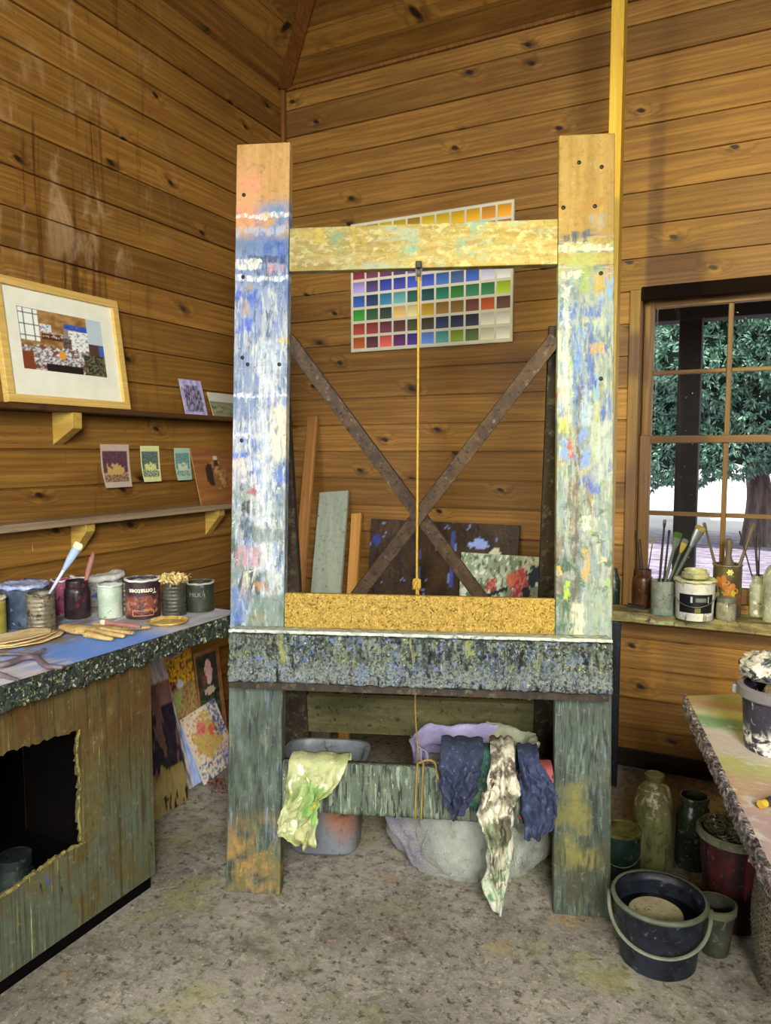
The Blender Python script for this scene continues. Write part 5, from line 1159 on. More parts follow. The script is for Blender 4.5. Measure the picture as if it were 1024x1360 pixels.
brush('paint_brush', 'dusty pink brush lying across the leather glove', p0, p1, .008, .010, .02, m_hp, m_hp, plain('stiff pale bristles', '#c9c0a4', .8), .6, .03)
c, r, h, rz = fit(196, 250, 830, 834, BT); bm = lathe(bmesh.new(), [(0, .001), (r * .8, .001), (r, .010), (r * .99, .013), (r * .8, .005), (0, .005)], 44)
o = obj('tin_lid', bm, layered('ochre-caked lid', ('#a88a3a', '#c9ae5c', 30), [('#e0d9b0', 46, .60, .05), ('#a86a2a', 40, .64, .04)], rough=.6, bump=(90, .6, .004)), None, smooth=30); o.location = c; tag(o, 'round tin lid caked with ochre paint lying on the bench', 'lid')
m_mv = layered('mauve paint-coated metal', ('#5f5358', '#7a6e74', 20), [('#3a3236', 40, .64, .05)], rough=.5, bump=(60, .3, .003))
capsule_mesh('metal_pincers', [([bt(-30, 884, .012), bt(5, 882, .014), bt(30, 874, .013), bt(50, 872, .012)], [.013, .013, .012, .011], .7), ([bt(48, 872, .012), bt(62, 884, .012), bt(84, 886, .012)], [.011, .010, .009], .8), ([bt(38, 872, .013), bt(52, 866, .018), bt(59, 862, .020)], [.010, .008, .008], .8), ([bt(-30, 873, .010), bt(10, 868, .011), bt(44, 870, .011)], [.007, .007, .008], .7)], m_mv, 'mauve paint-coated pincers lying on the bench corner', 'tool', .003)
capsule_mesh('bent_rod', [([bt(-30, 893, .008), bt(0, 896, .009), bt(14, 900, .008), bt(25, 903, .008)], [.012, .010, .007, .006], .8)], m_mv, 'short mauve rod at the very front of the bench, below the pincers', 'tool', .003)

# ------------------------------------------------------------------ things on the window ledge
SILLG = 'brush jars on the window ledge'
m_rj = dirty('rust-brown jar', ('#3f2614', '#58361e', 14), [('#2f1c10', 30, .60, .05), ('#a8804a', 40, .68, .03)], .3)
JAR2 = [(.93, 0), (1, .04), (1, .72), (.93, .80), (.80, .84), (.82, .88), (.80, .92), (.82, .96), (.80, 1)]
t1, c1, r1, h1, _ = can('brush_jar', 'rust-brown jar with thin brushes at the left end of the ledge', 'jar', (840, 866, 758, 808), SZ, m_rj, SILLG, prof=JAR2)
t2, c2, r2, h2, _ = can('brush_pot', 'grey-green paint-smeared pot holding the biggest brushes', 'pot', (864, 894, 773, 818), SZ, dirty('grey-green pot', ('#6d7562', '#8c9480', 16), [('#5f8a7a', 20, .56, .06, ('z', None, .06, .02)), ('#3a3a2c', 34, .64, .04), ('#b9b9a0', 40, .68, .03)]), SILLG)
m_wp = dirty('white pot', ('#c4c6bd', '#d9dbd0', 10), [('#8a8370', (30, 30, 8), .64, .04), ('#9a8f9a', 14, .64, .05)], .45)
t3, c3, r3, h3, rz3 = can('paint_pot', 'white plastic paint pot with a black label and wire handle', 'pot', (896, 947, 776, 826), SZ, m_wp, None, taper=.93)
crust_lid(t3, r3, h3, dirty('yellowed lid', ('#b9b98a', '#d3d3ac', 20), [('#6a6440', 34, .62, .05), ('#4a4434', 44, .68, .03)]), .014, .004, seed=9)
m_lb2 = plain('black label', '#14171d', .45); m_gld = plain('olive emblem', '#7d7a3a', .6); m_sil = plain('pale label print', '#b3b8bc', .5)
def patch(name, par, r, a0, a1, z0, z1, m, dr=.0008, r1=None):
    bm = bmesh.new(); n_ = 16; g = [[bm.verts.new((((r if zz == z0 else (r1 or r)) + dr) * math.sin(a0 + (a1 - a0) * i / n_), -((r if zz == z0 else (r1 or r)) + dr) * math.cos(a0 + (a1 - a0) * i / n_), zz)) for i in range(n_ + 1)] for zz in (z0, z1)]
    for i in range(n_): bm.faces.new([g[0][i], g[0][i + 1], g[1][i + 1], g[1][i]])
    return obj(name, bm, m, par, smooth='keep')
rb, rt = r3 * (1 - .07 * (1 - .22)), r3 * (1 - .07 * (1 - .72))
pt = patch('label_panel', t3, rb, -.85, 1.05, h3 * .22, h3 * .72, m_lb2, r1=rt); rm = (rb + rt) / 2
patch('label_print', pt, rm, .05, .62, h3 * .52, h3 * .66, m_gf, .0016); patch('label_print', pt, rm, -.20, -.10, h3 * .50, h3 * .68, m_sil, .0018); patch('label_print', pt, rm, .70, .76, h3 * .50, h3 * .68, m_sil, .0018)
patch('emblem', pt, rm * .99, .02, .32, h3 * .24, h3 * .36, m_gld, .0016)
bm = bmesh.new(); P = [V((-r3 * 1.06, -.0, h3 * .90))] + [V((math.sin(a) * (r3 + .010), -math.cos(a) * (r3 + .014), h3 * (.92 - .52 * math.cos(a * .98) ** .8))) for a in [(-1.5 + 3.0 * i / 18) for i in range(19)]] + [V((r3 * 1.06, 0, h3 * .90))]
tube(bm, P, .0017, 6); obj('wire_handle', bm, m_metal, t3, smooth=True)
cc = c3.copy(); cc.z = SZ + h3 + .0155
j = thing('jar_lid', 'greasy cream screw lid sitting on top of the white paint pot', 'lid', cc); rl_ = r3 * .66
obj('body', lathe(bmesh.new(), [(0, .001), (rl_, .001), (rl_ * 1.06, .008), (rl_ * 1.02, .018), (rl_ * 1.04, .022), (rl_ * .86, .026), (rl_ * .88, .034), (rl_ * .84, .038), (rl_ * .78, .036), (rl_ * .74, .026), (0, .024)], 40), dirty('greasy cream', ('#a9a878', '#c9c998', 18), [('#6a6a44', 30, .62, .05)], .4), j, smooth=30)
t5, c5, r5, h5, rz5 = can('food_tin', 'tall tin with an orange flower label on the ledge', 'tin', (946, 982, 752, 820), SZ, layered('orange flower label', ('#3f3a26', '#5a4f30', 10), [('#7a3a2a', 12, .55, .06, ('z', .05, .14, .02)), ('#a8a84a', 22, .66, .04), ('#2a2218', 26, .60, .05, ('z', None, .07, .02))], rough=.4), SILLG, rimm=m_tin)
m_of = plain('orange petals', '#a8692a', .5); m_of2 = plain('yellow petals', '#a89c2a', .5); m_of3 = plain('pale green blossom', '#b9c26a', .5)
def blossom(par, r, a, z, s, m, n_=6):
    bm = bmesh.new()
    def at(dx, dz, e=.0012): an = a + dx / r; return V(((r + e) * math.sin(an), -(r + e) * math.cos(an), z + dz))
    ring = []
    for k in range(n_ * 8):
        an = 2 * PI * k / (n_ * 8); q = s * (.62 + .38 * abs(math.cos(an * n_ / 2))); ring.append(bm.verts.new(at(q * math.cos(an), q * math.sin(an))))
    c0 = bm.verts.new(at(0, 0, .003))
    for k in range(len(ring)): bm.faces.new((c0, ring[k], ring[(k + 1) % len(ring)]))
    return obj('flower_print', bm, m, par)
blossom(t5, r5, -.35, h5 * .68, r5 * .55, m_of, 5); blossom(t5, r5, .25, h5 * .52, r5 * .60, m_of, 5); blossom(t5, r5, -.75, h5 * .38, r5 * .42, m_of2, 6); blossom(t5, r5, .18, h5 * .88, r5 * .24, m_of3, 6); blossom(t5, r5, .35, h5 * .48, r5 * .30, m_of2, 5)
t6, c6, r6, h6, _ = can('glass_jar', 'small cloudy glass jar with a metal cap in front of the flower tin', 'jar', (951, 976, 797, 825), SZ, dirty('cloudy jar', ('#6a6a5a', '#8f8f7c', 16), [('#3a3a30', 24, .60, .05), ('#c9c9b4', 34, .68, .03)], .25), None, prof=[(.95, 0), (1, .05), (1, .72), (.9, .80), (.86, .82), (.86, 1)])
obj('cap', lathe(bmesh.new(), [(r6 * .9, h6 * .86), (r6 * .95, h6 * .86), (r6 * .95, h6 * 1.06), (0, h6 * 1.07)], 32), m_gf, t6, smooth=30)
t7, c7, r7, h7, _ = can('brush_jar', 'smeared clear glass jar of dark brushes near the right edge of the photo', 'jar', (995, 1022, 766, 820), SZ, dirty('smeared glass', ('#8a8f84', '#b3b8ac', 12), [('#d9dcd0', 30, .58, .06), ('#5a5f58', 24, .62, .05)], .2), SILLG, prof=JAR2)
t8, c8, r8, h8, _ = can('glass_bottle', 'grey glass bottle cut off by the right edge of the photo', 'bottle', (1013, 1046, 742, 828), SZ, dirty('grey bottle', ('#7f8478', '#a3a89a', 12), [('#c9cdc0', 30, .62, .05)], .2), None, prof=[(.95, 0), (1, .03), (1, .72), (.8, .82), (.42, .90), (.40, 1)])
obj('cap', lathe(bmesh.new(), [(0, h8 + .001), (r8 * .46, h8 + .001), (r8 * .46, h8 + .016), (0, h8 + .017)], 24), plain('brown cap', '#6a4630', .6), t8, smooth=30)
def sbr(c, lab, base, tip, rh, wb, lb, mh, mf, mb, flat=.35, lf=.04, ty=.0, name='paint_brush', grp=None):
    q = c + CR * base[0] + CF0 * base[1] + V((0, 0, .016)); tp = onpl(*tip, c + CF0 * ty, CF)
    return brush(name, lab, q, tp, rh, wb, lb, mh, mf, mb, flat, lf, grp)
sbr(c1, 'thin dark brush furthest left in the rust-brown jar', (.015, .004), (844, 704), .0032, .004, .014, m_dark, m_dark, m_dark, .8, .02)
sbr(c1, 'second thin dark brush in the rust-brown jar', (.018, -.006), (850, 716), .003, .0036, .012, m_dark, m_dark, m_dark, .8, .02)
sbr(c1, 'thin ochre-tipped brush bending right in the rust-brown jar', (.000, -.008), (868, 712), .003, .0045, .022, m_dark, m_yel, m_yel, .7, .02)
sbr(c2, 'tall black brush with a square grey tip in the grey-green pot', (-.014, .022), (883, 690), .0055, .008, .016, m_dark, m_dark, plain('grey tip', '#6a665c', .8), .6, .02)
sbr(c2, 'black round brush beside the square-tipped one', (.004, .024), (889, 704), .005, .006, .014, m_dark, m_dark, m_dark, .8, .02)
sbr(c2, 'broad brush with green bristles in the grey-green pot', (-.016, .010), (901, 707), .007, .021, .026, m_gh, m_gh, m_grn, .35, .05, .022)
sbr(c2, 'broad grey brush with yellow-smeared ferrule in the grey-green pot', (-.020, -.002), (911, 716), .006, .016, .02, m_gh, m_yel, m_gh, .35, .04, .0)
sbr(c2, 'very broad flat brush with yellowed bristles leaning right over the pot rim', (-.026, -.014), (932, 699), .007, .025, .022, m_gh, m_gf, m_yel, .35, .075, -.022)
sbr(c5, 'flat grey stick leaning left in the flower tin', (.020, .034), (935, 694), .0065, .0075, .02, m_wb, m_wb, m_wb, .6, .02, name='painting_stick')
sbr(c5, 'wide grey-brown spatula leaning right in the flower tin', (-.028, -.032), (1002, 695), .008, .011, .03, m_wb, m_wb, m_wb, .5, .03, name='spatula')
tp = c5 - CF0 * .004 + V((0, 0, .016)); pe = onpl(966, 714, c5, CF); th = thing('wooden_pestle', 'round-headed wooden pestle standing upright in the flower tin', 'pestle', tp); L_ = pe.z - tp.z
obj('body', lathe(bmesh.new(), [(0, 0), (.012, 0), (.014, L_ * .45), (.024, L_ * .56), (.026, L_ * .66), (.016, L_ * .72), (.012, L_ * .78), (.016, L_ * .90), (.015, L_ * .97), (.008, L_), (0, L_)], 28), m_wb, th, smooth=True)
sbr(c7, 'thin dark brush leaning far left in the smeared jar', (.012, .004), (982, 705), .003, .0036, .012, m_dark, m_dark, m_dark, .8, .02)
sbr(c7, 'thick black brush upright in the smeared jar', (.002, -.006), (1002, 705), .006, .0075, .03, m_dark, m_dark, plain('sooty bristles', '#3a3632', .85), .7, .03)
sbr(c7, 'slim black brush right of the thick one in the smeared jar', (-.006, .006), (1009, 716), .0035, .0045, .014, m_dark, m_dark, m_dark, .8, .02)
p = onz(846, 808, SZ); o = obj('scraper_blade', sbox((-.042, -.012, .001), (.042, .012, .016), (10, 3, 2), lambda q, u: q + V((0, .003 * math.sin(u[0] * 5), .002 * N(q, 60)))), plain('grimy dark scraper', '#2a241e', .7), None, smooth=40); o.location = (p.x, p.y, SZ); o.rotation_euler = (0, 0, -.25); tag(o, 'small dark scraper lying at the left end of the ledge', 'tool')
p = onz(818, 800, SZ); th, *_ = can('glass_bottle', 'dark green bottle standing at the ledge end half behind the easel post', 'bottle', (806, 823, 756, 803), SZ, dirty('dark green bottle', ('#1a2620', '#2a3a30', 14), [('#4a5a50', 40, .68, .03)], .3), None, prof=[(.95, 0), (1, .03), (1, .66), (.6, .82), (.5, .86), (.5, 1)])
# ------------------------------------------------------------------ painting table at the right
TZ = .745; TA = onz(912, 924, TZ); TB = onz(1024, 1152, TZ); TC = onz(1024, 920, TZ)
ux = (TC - TA).normalized(); uy = (TB - TA).normalized(); LX, LY = 1.15, 1.25
tab = thing('painting_table', 'paint-covered table at the right with a red and white crusted edge', 'table', TA)
t = NT('table top paint'); S = t.sep(); n1 = t.noise(t.mapv((6, 6, 1), (1, 1, 1)), 5, .6, .5); n2 = t.noise(t.mapv((18, 18, 2), (5, 2, 1)), 5, .65, .6); n3 = t.noise(t.mapv(60, (4, 2, 1)), 4, .6)
dist = t.math('MULTIPLY', S[1], -1.0)
col = t.mix(t.step(n1, .3, .7), lin('#b3b0a0'), lin('#c9c6b9'))
for c_, y0, y1, n_ in (('#a3a050', -.2, .07, n1), ('#b0906a', .02, .10, n2), ('#c9c98a', .09, .18, n1), ('#74966c', .16, .26, n2), ('#b5aaa0', .28, .45, n1), ('#a8a86a', .44, .60, n2), ('#b3977a', .55, .75, n2), ('#a8918a', .72, 1.0, n2)):
    f = t.math('MULTIPLY', t.step(dist, y0 - .03, y0 + .03), t.step(dist, y1 + .03, y1 - .03)); col = t.mix(t.math('MULTIPLY', f, t.step(n_, .30, .50)), col, lin(c_))
col = t.mix(t.step(n2, .66, .70), col, lin('#dcdcd2')); col = t.mix(t.step(n3, .30, .27), col, lin('#4a4a44')); col = t.mix(t.step(n1, .70, .74), col, lin('#34509a'))
m_tt = t.out(col, .5, 0, .35, t.bump(n3, .5, .004))
m_tc = layered('crust of the table edge', ('#4a4448', '#77706c', 40), [('#a8a098', 70, .54, .05), ('#9a3f3c', 26, .52, .08, ('y', .42, None, .12)), ('#2a2028', 60, .56, .05), ('#d0a8a0', 80, .62, .04), ('#d8d0c8', 90, .66, .03)], rough=.55, bump=(140, 1.0, .008))
def tq(a, b, z): return ux * a + uy * b + V((0, 0, z))
obj('table_top', nbox((0, 0, -.040), (LX, LY, -.0), lambda p: tq(p.x, p.y, p.z)), m_tt, tab)
obj('paint_crust', sbox((-.010, -.004, -.044), (-.0005, LY, .003), (3, 340, 12), lambda p, u: tq(p.x - (.006 * N(p, 38) + .005 * N(p, 95) + .003) * (1 if u[0] < .6 else 0), p.y, p.z + .004 * N(p, 60, 3))), m_tc, tab, smooth=True)
for a, b in ((.34, .06), (LX - .10, .06), (.34, LY - .12), (LX - .10, LY - .12)): obj('leg', nbox((a - .03, b - .03, -TZ), (a + .03, b + .03, -.0405), lambda p: tq(p.x, p.y, p.z)), m_dk, tab)
# black pail on the table
m_bp = dirty('black paint pail', ('#1f1d26', '#32303c', 12), [('#6a6878', 34, .65, .04), ('#d3d3cc', 16, .50, .05, ('z', None, .055, .02)), ('#b8433a', 20, .66, .03, ('z', .02, .08, .02)), ('#3a5a9a', 26, .68, .03), ('#a3a0a8', (60, 60, 12), .69, .02)], .4)
t9, c9, r9, h9, rz9 = can('paint_pail', 'black paint pail with white smears standing on the right-hand table', 'pail', (984, 1086, 926, 1012), TZ, m_bp, None, taper=.90, rimm=None, content=m_in, level=.75)
obj('rim', lathe(bmesh.new(), [(r9 - .004, h9 - .003), (r9 + .008, h9 - .026), (r9 + .011, h9 - .022), (r9 + .010, h9), (r9 + .003, h9 + .004), (r9 - .004, h9 + .002)], 56), plain('grey pail rim', '#6a666c', .5), t9, smooth=30)
obj('handle_lug', nbox((-r9 - .022, -.012, h9 - .030), (-r9 - .008, .012, h9 - .006)), plain('grey lug', '#77747a', .5), t9, bevel=.004)
bm = bmesh.new(); bmesh.ops.create_icosphere(bm, subdivisions=4, radius=1)
for v in bm.verts: n_ = v.co.copy(); v.co = V((n_.x * .075, n_.y * .06, n_.z * .040)) * (1 + .20 * N(n_, 4) + .12 * N(n_, 11)) 
hz = c9.z + h9
bl = obj('paint_clod', bm, layered('clod of dried paint', ('#8f8f88', '#c9c6bd', 24), [('#1f3038', 30, .55, .05), ('#b06a60', 26, .66, .04), ('#e3e3dc', 60, .62, .04)], rough=.6, bump=(70, 1, .008)), None, smooth=True); q = onpl(1018, 884, c9, CF); bl.location = (q.x + .01, q.y + .01, q.z - .005); tag(bl, 'clod of dried white and blue paint heaped on top of the black pail', 'paint')
bm = bmesh.new(); lathe(bm, [(0, h9 * .755), (r9 * .62, h9 * .755), (r9 * .5, h9 * .9), (r9 * .35, h9 * 1.05), (0, h9 * 1.1)], 36, fn=lambda p, a: V((p.x * (1 + .2 * N(p, 30)), p.y * (1 + .2 * N(p, 30, 4)), p.z + .01 * N(p, 40)))); obj('paint_heap', bm, layered('pinkish dried paint', ('#6a5850', '#a08a80', 30), [('#c9bdb4', 40, .6, .05), ('#2a2226', 40, .6, .05)], rough=.7, bump=(80, 1, .006)), t9, smooth=True)
p0 = onz(1012, 1068, TZ + .012); p1 = onz(1040, 1060, TZ + .014); d = p1 - p0
th = thing('paint_tube', 'small squeezed paint tube with a yellow cap lying on the right-hand table', 'tube', p0)
bm = bmesh.new(); tube(bm, [d * .18, d * .4, d * 1.2, d * 2.0], [.009, .012, .012, .010], 14, flat=.8); obj('body', bm, plain('dark tube', '#3f3c36', .4, .3), th, smooth=40)
bm = bmesh.new(); tube(bm, [-d * .08, d * .16], [.009, .009], 14); obj('cap', bm, plain('ochre cap', '#b3902e', .5), th, smooth=40)

# ------------------------------------------------------------------ right-hand floor
m_bk = dirty('blue-black plastic', ('#13161d', '#1f2530', 9), [('#4a5a74', 40, .70, .03), ('#0c0f16', 20, .58, .06)], .42)
m_bkr = plain('worn olive-grey rim', '#5d6350', .5)
c, r, h, rz = fit(822, 922, 1236, 1305, 0); r0 = r; r1 = r * 1.20; h = .195
bk = thing('plastic_bucket', 'blue-black plastic bucket with a round pale lid inside, in front at the right', 'bucket', c, rz)
pr_ = [(0, .002), (r0 - .006, .002), (r0, .008), (r0 * 1.12, h * .66), (r0 * 1.125, h * .68), (r1 * .975, h * .70), (r1, h * .96), (r1, h), (r1 - .005, h), (r1 - .007, h * .94)]
pr_ += [(r1 - .010 - .0016 * (k % 2), h * (.92 - .03 * k)) for k in range(9)] + [(r0 - .004, .012), (0, .010)]
obj('body', lathe(bmesh.new(), pr_, 72), m_bk, bk, smooth=35)
obj('rim', lathe(bmesh.new(), [(r1 - .004, h - .004), (r1 + .006, h - .010), (r1 + .009, h - .002), (r1 + .006, h + .005), (r1 - .003, h + .004)], 72), m_bkr, bk, smooth=True)
bm = bmesh.new(); P = [V((math.sin(a) * (r1 + .013), -math.cos(a) * (r1 + .013), h * .93 - .085 * max(0, math.cos(a)) ** .7)) for a in [(-1.62 + 3.24 * i / 40) for i in range(41)]]
tube(bm, P, .0055, 10, flat=.6); obj('bail_handle', bm, plain('greenish bail handle', '#6d7560', .5), bk, smooth=True)
ld = thing('round_lid', 'speckled pale round lid floating inside the blue-black bucket', 'lid', c + CF0 * .0 + V((0, 0, h * .70)))
m_spk = layered('speckled pale lid', ('#9a9372', '#b3ac8a', 14), [('#1d1c18', 95, .64, .02), ('#5a563f', 30, .62, .05)], rough=.7)
rd = r1 * .60
obj('disc', lathe(bmesh.new(), [(0, 0), (rd * .97, 0), (rd, .004), (rd, .014), (rd * .97, .016), (0, .015)], 56), m_spk, ld, smooth=30); ld.location += -CR * .012 - CF0 * .008 + V((0, 0, .0))
m_wtr = NT('murky water'); m_wtr = m_wtr.out(lin('#0b1110'), .06, 0, .5)
obj('murky_water', lathe(bmesh.new(), [(r0 * 1.10, h * .685), (0, h * .685)], 56), m_wtr, bk)
# red bin of debris
m_bin = dirty('dirty red plastic', ('#3a1518', '#561f22', (9, 9, 3)), [('#1f1518', (18, 18, 5), .52, .07), ('#a87a70', (70, 70, 10), .70, .02), ('#6a2628', (40, 40, 3), .62, .06)], .5)
c, r, h, rz = fit(936, 1006, 1150, 1242, 0); rb_, rt_ = r * .98, r * 1.36; h = .30
bn = thing('plastic_bin', 'dirty red plastic bin full of dark debris beside the table', 'bin', c, rz)
rib = lambda p, a: V((p.x * (1 - .022 * (math.sin(a * 14) > .6)), p.y * (1 - .022 * (math.sin(a * 14) > .6)), p.z))
obj('body', lathe(bmesh.new(), [(0, .002), (rb_, .002), (rb_ * 1.03, .02), (rt_ * .94, h * .93), (rt_ * .94, h), (rt_ * .90, h), (rt_ * .89, h * .9), (rb_ * .95, .015), (0, .012)], 112, fn=rib), m_bin, bn, smooth=35)
obj('rim', lathe(bmesh.new(), [(rt_ * .90, h * .985), (rt_ * .97, h * .93), (rt_ * 1.03, h * .945), (rt_ * 1.02, h), (rt_ * .96, h + .008), (rt_ * .89, h + .002)], 72), dirty('dirty olive rim', ('#4a4c38', '#6a6c52', 18), [('#2a2a20', 30, .60, .05), ('#8f9070', 50, .66, .03)], .6), bn, smooth=30)
q0 = nbox((rt_ * .86, -.03, h - .055), (rt_ * 1.05, .025, h - .015)); obj('lug', q0, m_bin, bn, bevel=.004)
rr = random.Random(21); bm = bmesh.new(); lathe(bm, [(rt_ * .885, h * .95), (rt_ * .6, h * .985), (rt_ * .3, h * 1.02), (0, h * 1.04)], 48, fn=lambda p, a: V((p.x, p.y, p.z + .014 * N(p, 40))))
for k in range(420):
    a = rr.uniform(0, 2 * PI); q = rr.random() ** .5 * rt_ * .82; p = V((math.cos(a) * q, math.sin(a) * q, h * (1.035 - .07 * (q / rt_)) + rr.uniform(-.004, .018)))
    L_ = rr.uniform(.012, .045) if k % 3 else rr.uniform(.03, .07); d = V((rr.gauss(0, 1), rr.gauss(0, 1), rr.gauss(0, .35))).normalized() * L_ / 2; s = d.cross(ZZ).normalized() * rr.uniform(.0015, .006); u_ = V((0, 0, rr.uniform(.001, .004)))
    if (p + d).xy.length > rt_ * .88 or (p - d).xy.length > rt_ * .88: continue
    v_ = [bm.verts.new(w) for w in (p - d - s, p + d - s, p + d + s, p - d + s, p + u_)]
    for i in range(4): bm.faces.new((v_[i], v_[(i + 1) % 4], v_[4]))
db = obj('debris', bm, layered('dark debris', ('#2a2a24', '#4f4f42', 60), [('#8f8c74', 70, .60, .03), ('#a8a48a', 120, .68, .02), ('#6a5a34', 50, .66, .03)], rough=.85), bn, smooth='keep', kind='stuff')
# small grey pot
c, r, h, rz = fit(930, 966, 1220, 1274, 0); h = .15; rt_ = r * 1.42
pt_ = thing('plastic_pot', 'small grey plastic plant pot tilted beside the blue-black bucket', 'pot', c, rz)
m_gp = dirty('grey-brown plastic', ('#34372e', '#4a4d40', 10), [('#6a6c58', 30, .66, .04)], .45)
obj('body', lathe(bmesh.new(), [(0, .002), (r * .95, .002), (r, .006), (rt_ * .94, h * .82), (rt_ * .94, h), (rt_ * .90, h), (rt_ * .90, h * .8), (r * .9, .012), (0, .010)], 56), m_gp, pt_, smooth=35)
obj('rim', lathe(bmesh.new(), [(rt_ * .90, h - .001), (rt_ * .945, h - .020), (rt_ * 1.03, h - .018), (rt_ * 1.04, h + .002), (rt_ * .92, h + .004)], 56), plain('olive-grey rim', '#6a6c55', .5), pt_, smooth=30)
# flagon, jar and tin at the back
m_fl = dirty('yellowed flagon', ('#6f6f44', '#8f8f60', (9, 9, 3)), [('#d3c9b0', 26, .57, .05, ('z', .20, .30, .03)), ('#4a4a2c', 14, .60, .06), ('#c9b9a4', 40, .62, .04, ('z', .19, None, .03)), ('#6a6a3c', (40, 40, 3), .60, .05)], .35)
c, r, h, rz = fit(839, 892, 1050, 1158, 0); h = .335
fl_ = thing('glass_flagon', 'yellowed paint-splashed flagon against the dark floor by the wall', 'flagon', c, rz)
obj('body', lathe(bmesh.new(), [(0, .002), (r * .95, .002), (r, .012), (r, h * .60), (r * .97, h * .68), (r * .80, h * .80), (r * .52, h * .88), (r * .40, h * .91), (r * .40, h * .96), (0, h * .96)], 48), m_fl, fl_, smooth=35)
obj('cap', lathe(bmesh.new(), [(r * .41, h * .93), (r * .46, h * .93), (r * .48, h * .99), (r * .40, h), (r * .34, h * .985), (0, h * .985)], 32), plain('olive cap', '#6f7048', .5), fl_, smooth=30)
bm = bmesh.new(); tube(bm, spline([V((r * .36, -r * .2, h * .90)), V((r * .60, -r * .4, h * .905)), V((r * .72, -r * .45, h * .84)), V((r * .74, -r * .4, h * .79))], 6), .006, 10); obj('handle', bm, m_fl, fl_, smooth=True)
c, r, h, rz = fit(896, 941, 1085, 1160, 0); h = .262
jb = thing('glass_jar', 'big dark green-black jar with an open mouth between the flagon and the bin', 'jar', c, rz)
m_jg = dirty('green-black glass', ('#151a12', '#262d20', 10), [('#3f4a34', 30, .62, .05), ('#6a7058', 44, .70, .02)], .22)
obj('body', lathe(bmesh.new(), [(0, .002), (r * .93, .002), (r, .014), (r, h * .70), (r * .95, h * .78), (r * .78, h * .87), (r * .76, h * .90), (r * .84, h * .91), (r * .86, h * .97), (r * .82, h), (r * .72, h), (r * .70, h * .9), (r * .9, h * .75), (r * .9, .02), (0, .016)], 52), m_jg, jb, smooth=30)
th, c, r, h, rz = can('paint_tin', 'dark green paint tin with an olive lid half behind the right easel post', 'tin', (796, 849, 1112, 1172), 0, dirty('dark green tin', ('#10201a', '#1c332a', 12), [('#3a4a3c', 30, .64, .04)], .35), None)
obj('lid', lathe(bmesh.new(), [(0, h - .004), (r * .82, h - .004), (r * .84, h + .001), (r * .98, h + .003), (r + .003, h + .001), (r + .003, h - .008), (r - .001, h - .010)], 52), dirty('olive lid', ('#4a4a24', '#6a6a34', 12), [('#2a2a1c', 20, .58, .06)], .45), th, smooth=30)
bm = bmesh.new(); P = [V((math.sin(a) * (r + .006), -math.cos(a) * (r + .006), h * .72 - .06 * max(0, math.cos(a)) ** .8)) for a in [(-1.5 + 3.0 * i / 30) for i in range(31)]]; tube(bm, P, .0016, 6); obj('wire_handle', bm, m_metal, th, smooth=True)
# odds and ends on the floor between them
c, r, h, rz = fit(873, 891, 1166, 1176, 0)
o = obj('jar_lid', lathe(bmesh.new(), [(0, .001), (r, .001), (r * 1.02, .006), (r * .9, .010), (0, .008)], 32), plain('dusty pale lid', '#7a7a5c', .7), None, smooth=30); o.location = c; tag(o, 'small dusty lid on the floor behind the blue-black bucket', 'lid')
p0 = onz(912, 1176, .022); p1 = onz(940, 1174, .022); p0.z = p1.z = .021
o = obj('small_bottle', tube(bmesh.new(), [p0, p0.lerp(p1, .3), p0.lerp(p1, .35), p1], [.013, .014, .020, .020], 18), plain('grey dusty bottle', '#6a6c5a', .5), None, smooth=40); tag(o, 'small dusty bottle lying on the floor behind the grey pot', 'bottle')
p = onz(876, 1160, .0); bm = bmesh.new(); tube(bm, spline([onz(878, 1168, .004), onz(884, 1150, .03), onz(887, 1140, .07), onz(885, 1128, .085)], 6), .004, 8); o = obj('bent_wire', bm, m_gp, None, smooth=True); tag(o, 'bent grey wire rising from the floor in front of the big jar', 'wire')
p = onz(905, 1172, 0); bm = bmesh.new(); tube(bm, [V((p.x + .035 * math.cos(a * .5), p.y + .022 * math.sin(a * .5), .005 + .0035 * (a / 12))) for a in range(38)], .0035, 8); o = obj('cord_coil', bm, m_bkr, None, smooth=True); tag(o, 'small coil of dusty cord on the floor between bucket and bin', 'cord')
# wicker basket
c, r, h, rz = fit(998, 1110, 1170, 1346, 0)
h = onpl(1040, 1150, c, CF0).z; m_wk = layered('grey-brown wicker', ('#4a4636', '#6a6450', 60), [('#8a846c', 90, .62, .05), ('#2a271d', 70, .62, .05)], rough=.75)
wb_ = thing('wicker_basket', 'grey-brown wicker basket cut off by the right edge of the photo', 'basket', c, rz)
bm = bmesh.new(); rows_ = 46; ns = 44
def bw(k): return r * (.80 + .22 * math.sin(min(1, k * 1.15) * PI * .62) - .34 * max(0, k - .45) ** 1.5)
for i in range(rows_):
    k = (i + .5) / rows_; R_ = bw(k)
    pts = [V(((R_ + .0035 * math.cos(j * PI + i * PI)) * math.cos(2 * PI * j / (ns * 2) * 1), (R_ + .0035 * math.cos(j * PI + i * PI)) * math.sin(2 * PI * j / (ns * 2)), k * h)) for j in range(ns * 2 + 1)]
    tube(bm, pts, h / rows_ * .50, 5, cap=False)
obj('weave', bm, m_wk, wb_, smooth=True)
bm = bmesh.new()
for j in range(ns): a = 2 * PI * (j + .5) / ns; tube(bm, [V((bw(k / 10) * math.cos(a), bw(k / 10) * math.sin(a), .002 + k / 10 * (h - .002))) for k in range(11)], .003, 5)
lathe(bm, [(0, .002), (bw(0), .002), (bw(0), .012), (0, .012)], 40); obj('stakes', bm, m_wk, wb_, smooth=True)
bm = bmesh.new(); 
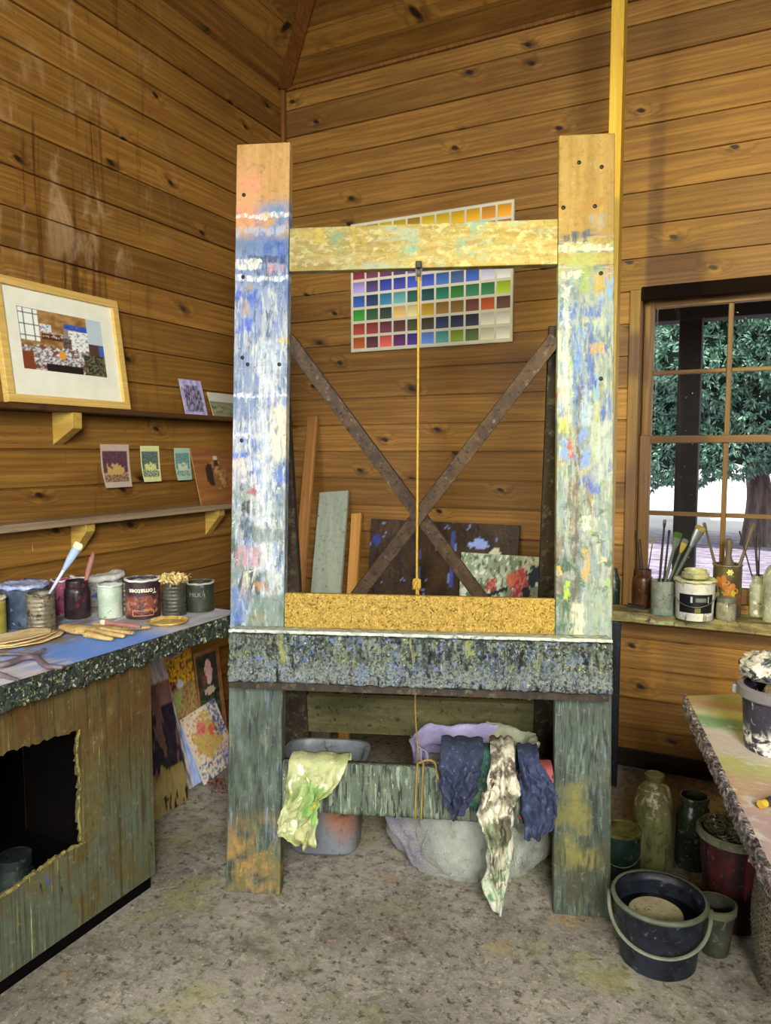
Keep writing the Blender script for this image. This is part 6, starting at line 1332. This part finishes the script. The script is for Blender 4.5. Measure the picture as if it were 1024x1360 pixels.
for tw in (0, PI): tube(bm, [V(((bw(1) + .009 * math.cos(a * 7 + tw)) * math.cos(a), (bw(1) + .009 * math.cos(a * 7 + tw)) * math.sin(a), h + .008 + .009 * math.sin(a * 7 + tw))) for a in [2 * PI * q / 120 for q in range(121)]], .009, 8, cap=False)
obj('rim', bm, m_wk, wb_, smooth=True)
# tall post in front of the back wall and the dark plank behind the easel
PY = -.56; a, b = ony(812, 5, PY), ony(829.5, 5, PY)
m_pst = wood('pale yellow post timber', '#8a6a1f', '#b8952f', '#cbab45', axis='z', knots=.12)
o = obj('timber_post', nbox((a.x, PY, 0), (b.x, PY + .075, HW + .07)), m_pst, None, bevel=.003); tag(o, 'tall pale timber post rising behind the right easel post to the ceiling', 'post')
a, b = ony(806, 830, -.27), ony(824, 830, -.27); z1 = ony(815, 826, -.27).z
o = obj('dark_plank', nbox((a.x, -.27, 0), (b.x, -.245, z1)), layered('blue-black plank', ('#11141a', '#1f242c', (20, 20, 3)), [('#4a5260', 60, .68, .03), ('#6a6a60', 90, .72, .02)], rough=.6), None, bevel=.002); tag(o, 'narrow blue-black plank standing behind the right easel post under the ledge', 'plank')
# ------------------------------------------------------------------ light
def area(name, loc, tgt, sx, sy, power, color, spread=180):
    l = bpy.data.lights.new(name, 'AREA'); l.shape = 'RECTANGLE'; l.size = sx; l.size_y = sy; l.energy = power; l.color = color; l.spread = math.radians(spread)
    o = bpy.data.objects.new(name, l); COL.objects.link(o); o.location = loc; o.rotation_euler = (V(tgt) - V(loc)).to_track_quat('-Z', 'Y').to_euler(); return o
area('unseen_area_light', (3.85, -5.5, 2.7), (1.2, -1.2, .75), 1.4, 1.8, 150, (1, .97, .90), 105)  # window daylight from behind the camera; area lamp only, no opening built
sp = bpy.data.lights.new('yellow_spot', 'SPOT'); sp.energy = 600; sp.color = (1, .81, .09); sp.spot_size = math.radians(46); sp.spot_blend = .8; sp.shadow_soft_size = .09
so = bpy.data.objects.new('yellow_spot', sp); COL.objects.link(so); so.location = (1.25, -4.6, 3.0); so.rotation_euler = (V((3.0, 0, 1.7)) - so.location).to_track_quat('-Z', 'Y').to_euler()
pl_ = bpy.data.lights.new('ceiling_lamp', 'POINT'); pl_.energy = 10; pl_.color = (1, .86, .60); pl_.shadow_soft_size = .12
po = bpy.data.objects.new('ceiling_lamp', pl_); COL.objects.link(po); po.location = (2.0, -4.2, 3.1)
area('unseen_area_light', (.50, -5.9, 1.5), (1.6, -1, .5), .9, 1.8, 46, (.97, .98, 1), 120)  # added fill light behind the camera to lift the shadows, not a window
sn = bpy.data.lights.new('sun', 'SUN'); sn.energy = 7.0; sn.angle = .02; sn.color = (1, .95, .9)
sno = bpy.data.objects.new('sun', sn); COL.objects.link(sno); sno.rotation_euler = V((-.25, .55, -1)).to_track_quat('-Z', 'Y').to_euler()
w = bpy.data.worlds.new('sky'); SC.world = w; w.use_nodes = True; bg = w.node_tree.nodes['Background']; bg.inputs[0].default_value = (.86, .92, 1, 1); bg.inputs[1].default_value = 1.6
vs_ = SC.view_settings; vs_.view_transform = 'Standard'; vs_.look = 'None'; vs_.exposure = 0; vs_.gamma = 1; vs_.use_curve_mapping = False
SC.cycles.max_bounces = 8; SC.cycles.transparent_max_bounces = 12
